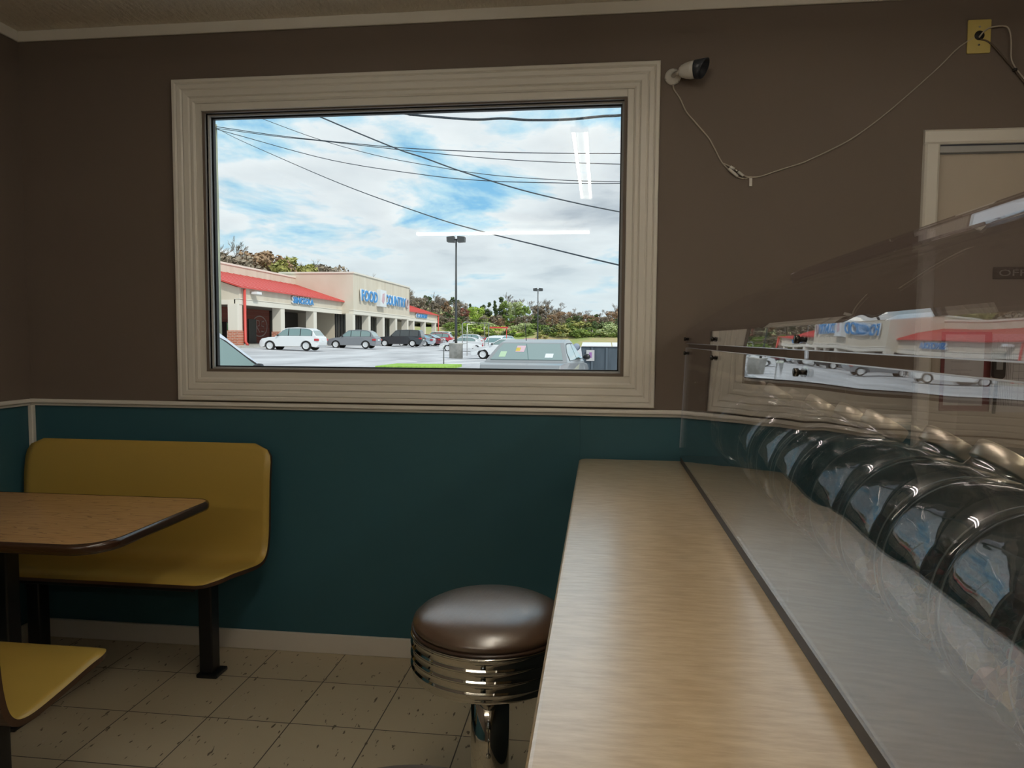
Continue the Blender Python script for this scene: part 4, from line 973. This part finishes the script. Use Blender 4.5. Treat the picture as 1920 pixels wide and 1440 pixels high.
# ---- utility pole and overhead wires
up_ = thing('utility_pole', 'weathered grey green wooden utility pole at the left edge of the window', 'utility pole', (at(409, 600, 30).x, 30, -0.1))
bm = new(); tube(bm, [(0, 0, 0), (0, 0, 5), (0, 0, 10.6)], [0.16, 0.14, 0.11], 14); obj('pole', bm, pbr('weathered_wood', (0.22, 0.24, 0.17), 0.9, noise=((8, 8, 1), (0.36, 0.38, 0.28), 0.35, 0.65)), up_)
def wire(label, px, y0, y1, r0, coil=False):
    n = len(px); cum = [0]
    for i in range(1, n): cum.append(cum[-1]+abs(px[i][0]-px[i-1][0]))
    pts = []
    for i, (x, y) in enumerate(px):
        u = cum[i]/cum[-1]; d = 1/((1-u)/y0+u/y1); pts.append(at(x, y, d))
    pts = smooth_pts(pts, 6); t = pts[len(pts)//2]
    bm = new()
    if coil:
        q = []
        for i in range(len(pts)-1):
            for k in range(4):
                q.append(pts[i].lerp(pts[i+1], k/4))
        tube(bm, [p-t for p in q], r0*0.8, 5)
        for i in range(2, len(q)-1):
            d = (q[i+1]-q[i]).normalized()
            tube(bm, [q[i]-t-d*r0*2.2, q[i]-t+d*r0*2.2], r0*1.7, 6)
    else: tube(bm, [p-t for p in pts], r0, 5)
    o = obj('overhead_wire', bm, pbr('wire_dark', (0.035, 0.05, 0.065), 0.6)); o.location = t
    tag(o, label, 'wire', 'overhead wires')
wire('lowest overhead wire, sloping from the pole to the lower right', [(402, 238), (440, 258), (500, 285), (640, 345), (800, 403), (900, 433), (1000, 458), (1165, 498), (1300, 525)], 30, 9, 0.011)
wire('upper of the two nearly level wires leaving the pole', [(402, 237), (520, 254), (640, 267), (780, 279), (960, 286), (1167, 288), (1400, 286)], 30, 22, 0.016)
wire('second nearly level wire just under the uppermost one from the pole', [(402, 240), (520, 256), (600, 264), (780, 284), (960, 300), (1167, 308), (1400, 312)], 30, 22, 0.014)
wire('middle wire curving to level, lowest at the right window edge', [(402, 241), (452, 255), (620, 300), (796, 328), (911, 339), (1042, 343), (1165, 344), (1400, 338)], 30, 20, 0.014)
wire('wire entering at the top left and levelling out at right', [(440, 202), (485, 220), (594, 260), (700, 290), (796, 309), (911, 327), (1040, 337), (1165, 341), (1400, 344)], 34, 20, 0.013)
wire('wire crossing steeply from the top middle to the right edge', [(540, 195), (595, 217), (675, 251), (752, 282), (795, 296), (867, 322), (977, 356), (1086, 382), (1165, 398), (1300, 425)], 14, 16, 0.014)
wire('thick coil wrapped cable along the top of the window', [(700, 205), (760, 213), (780, 216), (885, 224), (942, 222), (990, 225), (1064, 224), (1130, 218), (1167, 216), (1260, 205)], 9, 8, 0.0085, True)

# ---- trees
def leaf_mat(n, c1, c2): return pbr(n, c1, 0.8, noise=(0.9, c2, 0.35, 0.65), spec=0.2)
bark = pbr('grey_bark', (0.30, 0.26, 0.22), 0.9)
lm = {'dark': leaf_mat('leaf_dark', (0.075, 0.115, 0.045), (0.13, 0.175, 0.07)), 'mid': leaf_mat('leaf_mid', (0.17, 0.26, 0.06), (0.29, 0.36, 0.10)),
      'lime': leaf_mat('leaf_lime', (0.36, 0.50, 0.06), (0.46, 0.58, 0.14)), 'rust': leaf_mat('leaf_rust', (0.34, 0.21, 0.12), (0.40, 0.28, 0.18)), 'brown': leaf_mat('leaf_brown', (0.27, 0.22, 0.17), (0.36, 0.30, 0.22)),
      'red': leaf_mat('leaf_red', (0.32, 0.11, 0.09), (0.36, 0.20, 0.14)), 'gold': leaf_mat('leaf_gold', (0.38, 0.36, 0.10), (0.42, 0.42, 0.16)), 'pale': leaf_mat('leaf_pale', (0.42, 0.50, 0.22), (0.56, 0.60, 0.32))}
def leafy_mesh(seed, H=10.0, Wd=3.2, cone=False, n=1900, low=0.12, leaf=0.26):
    rnd = random.Random(seed); bm = new()
    blobs = []
    for k in range(26):
        h = rnd.uniform(low+0.08, 0.95); mr = Wd*((1.05-h)*1.0 if cone else math.sqrt(max(0.02, 1-((h-0.55)/0.5)**2)))*0.75
        a = rnd.uniform(0, 2*pi); rr = mr*math.sqrt(rnd.random())
        blobs.append((Vector((rr*cos(a), rr*sin(a), h*H)), rnd.uniform(.16, .34)*Wd*(0.6 if cone and h > .7 else 1)))
    for k in range(n):
        c, r_ = rnd.choice(blobs); d = Vector((rnd.gauss(0, 1), rnd.gauss(0, 1), rnd.gauss(0, 1))).normalized()
        p = c+d*r_*rnd.uniform(.6, 1.05); s_ = leaf*rnd.uniform(.6, 1.4)
        a = Vector((rnd.gauss(0, 1), rnd.gauss(0, 1), rnd.gauss(0, 1))).normalized(); b = a.cross(d)
        if b.length < 0.1: continue
        b.normalize(); 
        bm.faces.new([bm.verts.new(p+q) for q in (a*s_, b*s_*0.7, -a*s_, -b*s_*0.7)])
    me = bpy.data.meshes.new('crown'); bm.to_mesh(me); bm.free()
    bm = new()
    tube(bm, [(0, 0, -1.5), (0.1, 0, H*0.3), (0, 0.1, H*0.85)], [0.20, 0.15, 0.04], 7)
    for k in range(7):
        a = rnd.uniform(0, 6.28); h = rnd.uniform(.25, .6)*H; tube(bm, [(0, 0, h), (cos(a)*Wd*.5, sin(a)*Wd*.5, h+H*.2)], [0.07, 0.02], 5)
    mt = bpy.data.meshes.new('trunk'); bm.to_mesh(mt); bm.free(); mt.materials.append(bark)
    return me, mt
def bare_mesh(seed, H=11.0):
    rnd = random.Random(seed); bt = new(); bb_ = new()
    def grow(bm_, p, d, l, r_, lev):
        q = p+d*l; mid = p+d*l*0.5+Vector((rnd.gauss(0, 1), rnd.gauss(0, 1), 0))*l*0.05
        tube(bm_ if lev else bt, [p, mid, q], [r_, r_*0.8, r_*0.6], 3 if lev > 1 else 6, caps=False)
        if lev >= 5: return
        nb = (5, 4, 4, 3, 3)[lev]
        for k in range(nb):
            a = rnd.uniform(0, 6.28); sp = rnd.uniform(.30, .75)
            dd = (d+Vector((cos(a), sin(a), rnd.uniform(0.0, .5)))*sp).normalized()
            st_ = p.lerp(q, rnd.uniform(.45, 1.0)); grow(bb_, st_, dd, l*rnd.uniform(.50, .72), max(r_*0.55, 0.03), lev+1)
    grow(bb_, Vector((0, 0, -1)), Vector((0, 0, 1)), H*0.42, 0.17, 0)
    out = []
    for nm, b_ in (('crown', bb_), ('trunk', bt)):
        me = bpy.data.meshes.new(nm); b_.to_mesh(me); b_.free(); me.materials.append(bark); out.append(me)
    return out
LEAF = [leafy_mesh(1), leafy_mesh(2, Wd=3.8), leafy_mesh(3, Wd=2.6)]; CONE = [leafy_mesh(4, cone=True, Wd=2.6), leafy_mesh(5, cone=True, Wd=2.2)]; BUSH = [leafy_mesh(6, H=3.2, Wd=2.2, low=0.0, n=1500, leaf=0.17), leafy_mesh(8, H=2.6, Wd=1.9, low=0.0, n=1300, leaf=0.15)]
BARE = [bare_mesh(11), bare_mesh(12), bare_mesh(15)]
CR = {}
def crown(me, key, seed):
    k = (me.name, key)
    if k not in CR:
        c = me.copy(); c.materials.clear(); c.materials.append(lm[key]); CR[k] = c
    return CR[k]
rt = random.Random(21)
def landmark(px):
    for a, n in ((425, 'at the window edge'), (470, 'over the red awning end'), (520, 'above the small blue sign'), (560, 'left of the tall block'), (620, 'over the tall block, left half'), (665, 'over the tall block corner'), (720, 'over the FOOD letters'), (768, 'over the COUNTRY letters'),
                 (800, 'over the right wing'), (835, 'between store and tall lamp post'), (860, 'right behind the tall lamp post'), (900, 'just right of the tall lamp post'), (945, 'over the white sedan'), (985, 'left of the far lamp post'), (1020, 'at the far lamp post'), (1060, 'right of the far lamp post'), (1100, 'over the dumpster left end'), (1140, 'over the dumpster'), (1170, 'at the right window edge')):
        if px <= a: return n
    return 'past the right window edge'
def tree(name, pair, key, x, y, ztop, H0, label, group, wide=1.0, zg=None):
    g = hillz(x, y) if zg is None else zg
    h = max(1.2, ztop-g); s_ = h/H0
    label = label+', '+landmark(CURPX[0]); group = group+' '+landmark(CURPX[0])
    t = thing(name, label, 'tree' if name != 'bush' else 'bush', (x, y, g), rt.uniform(0, 6.28), group); t.scale = (s_*wide, s_*wide, s_)
    me, mt = pair
    for nm, m_ in (('crown', crown(me, key, 0) if key else me), ('trunk', mt)):
        o = bpy.data.objects.new(nm, m_); COL.objects.link(o); o.parent = t
    return t
CURPX = [0]
def P(px, py, y): CURPX[0] = px; return at(px, py, y)
# hill behind the left wing
for i, (px, py, y, kd, key, wd) in enumerate([(395, 440, 96, 'b', None, 1), (416, 436, 90, 'b', None, 1), (440, 440, 95, 'b', None, 1), (462, 458, 92, 'b', None, 1), (430, 470, 84, 'l', 'brown', 1.0), (404, 462, 84, 'l', 'brown', 1.0), (455, 478, 86, 'l', 'brown', 1.0), (480, 470, 88, 'l', 'rust', 1), (497, 457, 92, 'c', 'rust', 1.2), (516, 474, 90, 'l', 'rust', .9), (508, 486, 90, 'l', 'gold', 1.0), (530, 480, 86, 'l', 'gold', 1.2), (553, 477, 95, 'l', 'gold', 1.2),
        (476, 492, 88, 'l', 'brown', 1.2), (574, 486, 95, 'l', 'gold', 1.0), (590, 486, 100, 'b', None, 1), (610, 492, 108, 'l', 'brown', 1.1), (600, 488, 112, 'l', 'dark', 1.0), (636, 494, 106, 'b', None, 1), (655, 497, 106, 'b', None, 1), (672, 506, 110, 'b', None, 1), (620, 485, 104, 'b', None, 1), (700, 521, 120, 'b', None, .8), (722, 526, 120, 'b', None, .8), (748, 536, 128, 'b', None, .8), (757, 527, 132, 'b', None, .8), (568, 476, 100, 'b', None, 1), (540, 470, 104, 'b', None, 1), (520, 462, 106, 'b', None, 1)]):
    q = P(px, py, y)
    if kd == 'b': tree('bare_tree', BARE[i % 3], None, q.x, y, q.z, 10.5, 'bare grey tree on the hill', 'bare trees above the store', wd, zg=q.z-9)
    else: tree('leafy_tree', (LEAF if kd == 'l' else CONE)[i % (3 if kd == 'l' else 2)], key, q.x, y, q.z, 10.5, {'brown': 'brown leaved tree on the hill', 'rust': 'rust orange tree on the hill', 'gold': 'yellow green tree on the hill', 'dark': 'dark tree on the hill'}[key], key+' trees above the store', wd*1.25, zg=q.z-9)
# treeline to the right of the store
LN = {'dark': 'dark green tree of the far treeline', 'mid': 'mid green tree of the far treeline', 'lime': 'lime green tree of the far treeline', 'rust': 'rust brown tree of the far treeline', 'brown': 'brown leaved tree of the far treeline', 'red': 'dull red tree of the far treeline', 'gold': 'yellowing tree of the far treeline', 'pale': 'pale green tree of the far treeline'}
line_t = [(772, 546, 'brown', 'l', 165), (787, 556, 'brown', 'l', 160), (800, 550, 'dark', 'l', 168), (812, 562, 'brown', 'l', 160), (824, 556, 'brown', 'l', 165), (838, 562, 'rust', 'l', 160), (850, 555, 'dark', 'l', 168), (864, 566, 'brown', 'l', 160), (872, 574, 'red', 'l', 154), (882, 566, 'dark', 'c', 165), (893, 573, 'lime', 'l', 148), (905, 568, 'dark', 'l', 160), (917, 562, 'dark', 'c', 162), (928, 560, 'dark', 'c', 158), (940, 551, 'dark', 'c', 158), (950, 562, 'mid', 'l', 155), (966, 564, 'pale', 'l', 154), (978, 570, 'mid', 'l', 152), (992, 573, 'mid', 'l', 156), (1008, 571, 'brown', 'l', 160), (1022, 568, 'brown', 'l', 160), (1040, 580, 'brown', 'l', 158),
          (1056, 582, 'rust', 'l', 156), (1072, 582, 'brown', 'l', 156), (1088, 584, 'brown', 'l', 158), (1104, 588, 'brown', 'l', 158), (1118, 584, 'dark', 'c', 158), (1132, 592, 'brown', 'l', 156), (1148, 582, 'rust', 'l', 158), (1164, 576, 'rust', 'l', 158), (1066, 598, 'dark', 'l', 142), (1112, 600, 'dark', 'l', 140), (1136, 600, 'dark', 'l', 140), (930, 592, 'rust', 'l', 148), (910, 596, 'mid', 'l', 146), (960, 596, 'rust', 'l', 146), (990, 598, 'mid', 'l', 146), (876, 600, 'mid', 'l', 146), (1030, 604, 'brown', 'l', 146), (780, 585, 'brown', 'l', 150), (800, 590, 'brown', 'l', 150), (820, 588, 'brown', 'l', 150), (842, 590, 'brown', 'l', 150), (1190, 590, 'mid', 'l', 150), (1215, 590, 'brown', 'l', 155)]
for i, (px, py, key, kd, y) in enumerate(line_t):
    q = P(px, py, y); tree('leafy_tree' if kd == 'l' else 'conifer', (LEAF if kd == 'l' else CONE)[i % (3 if kd == 'l' else 2)], key, q.x, y, q.z, 10.5, LN[key], key+' trees of the far treeline', 1.15, zg=min(hillz(q.x, y), q.z-5.5))
ru = random.Random(4)
for i, px in enumerate(range(764, 1236, 8)):
    key = ru.choice(['brown', 'brown', 'dark', 'rust', 'mid', 'brown', 'dark', 'gold' if px > 900 else 'brown']); y = 145.5+3.2*(i % 2)+ru.uniform(-.8, .8)
    q = P(px, ru.uniform(588, 602) - (6 if px < 850 else 0), y)
    tree('leafy_tree', LEAF[i % 3], key, q.x, y, q.z, 10.5, {'brown': 'low brown thicket tree', 'dark': 'low dark green thicket tree', 'rust': 'low rust coloured thicket tree', 'mid': 'low green thicket tree', 'gold': 'low yellow green thicket tree'}[key]+' before the treeline', key+' thicket', 1.7, zg=hillz(q.x, y))
for i, px in enumerate((762, 790, 815, 838, 862, 950, 968, 1000, 1014, 1028, 1046, 1080, 1100, 1126, 1156)):
    py = (536, 548, 545, 552, 556, 545, 550, 556, 556, 553, 560, 574, 576, 576, 566)[i]
    q = P(px, py, 162); tree('bare_tree', BARE[i % 3], None, q.x, 162, q.z, 10.5, 'bare twiggy tree of the far treeline', 'bare trees of the far treeline', 1.1, zg=hillz(q.x, 162))
rb = random.Random(9)
bl = [(rb.uniform(862, 1175), rb.uniform(603, 617), rb.choice(['pale', 'mid', 'gold', 'mid', 'dark', 'lime'])) for k in range(30)]+[(870, 612, 'pale'), (884, 616, 'pale'), (900, 613, 'gold'), (912, 618, 'pale'), (936, 613, 'lime'), (955, 616, 'dark'), (975, 608, 'pale'), (988, 612, 'mid'), (1004, 618, 'pale'), (1020, 618, 'gold'), (1036, 612, 'mid'), (1050, 614, 'pale'), (1066, 608, 'mid'), (1084, 614, 'mid'), (1096, 616, 'lime'), (1110, 612, 'mid'), (1124, 614, 'dark'), (1140, 608, 'pale'), (1152, 614, 'pale'), (1166, 610, 'pale'), (850, 606, 'mid'), (1078, 610, 'mid')]
for i, (px, py, key) in enumerate(bl):
    y = 136 if i % 2 else 140; q = P(px, py, y); g = hillz(q.x, y)
    tree('bush', BUSH[i % 2], key, q.x, y, q.z, 3.2, {'pale': 'pale green bush on the bank', 'gold': 'yellow bush on the bank', 'lime': 'lime green bush on the bank', 'mid': 'green bush on the bank', 'dark': 'dark green bush on the bank'}[key], key+' bushes on the bank', 2.1, zg=min(g, q.z-2))
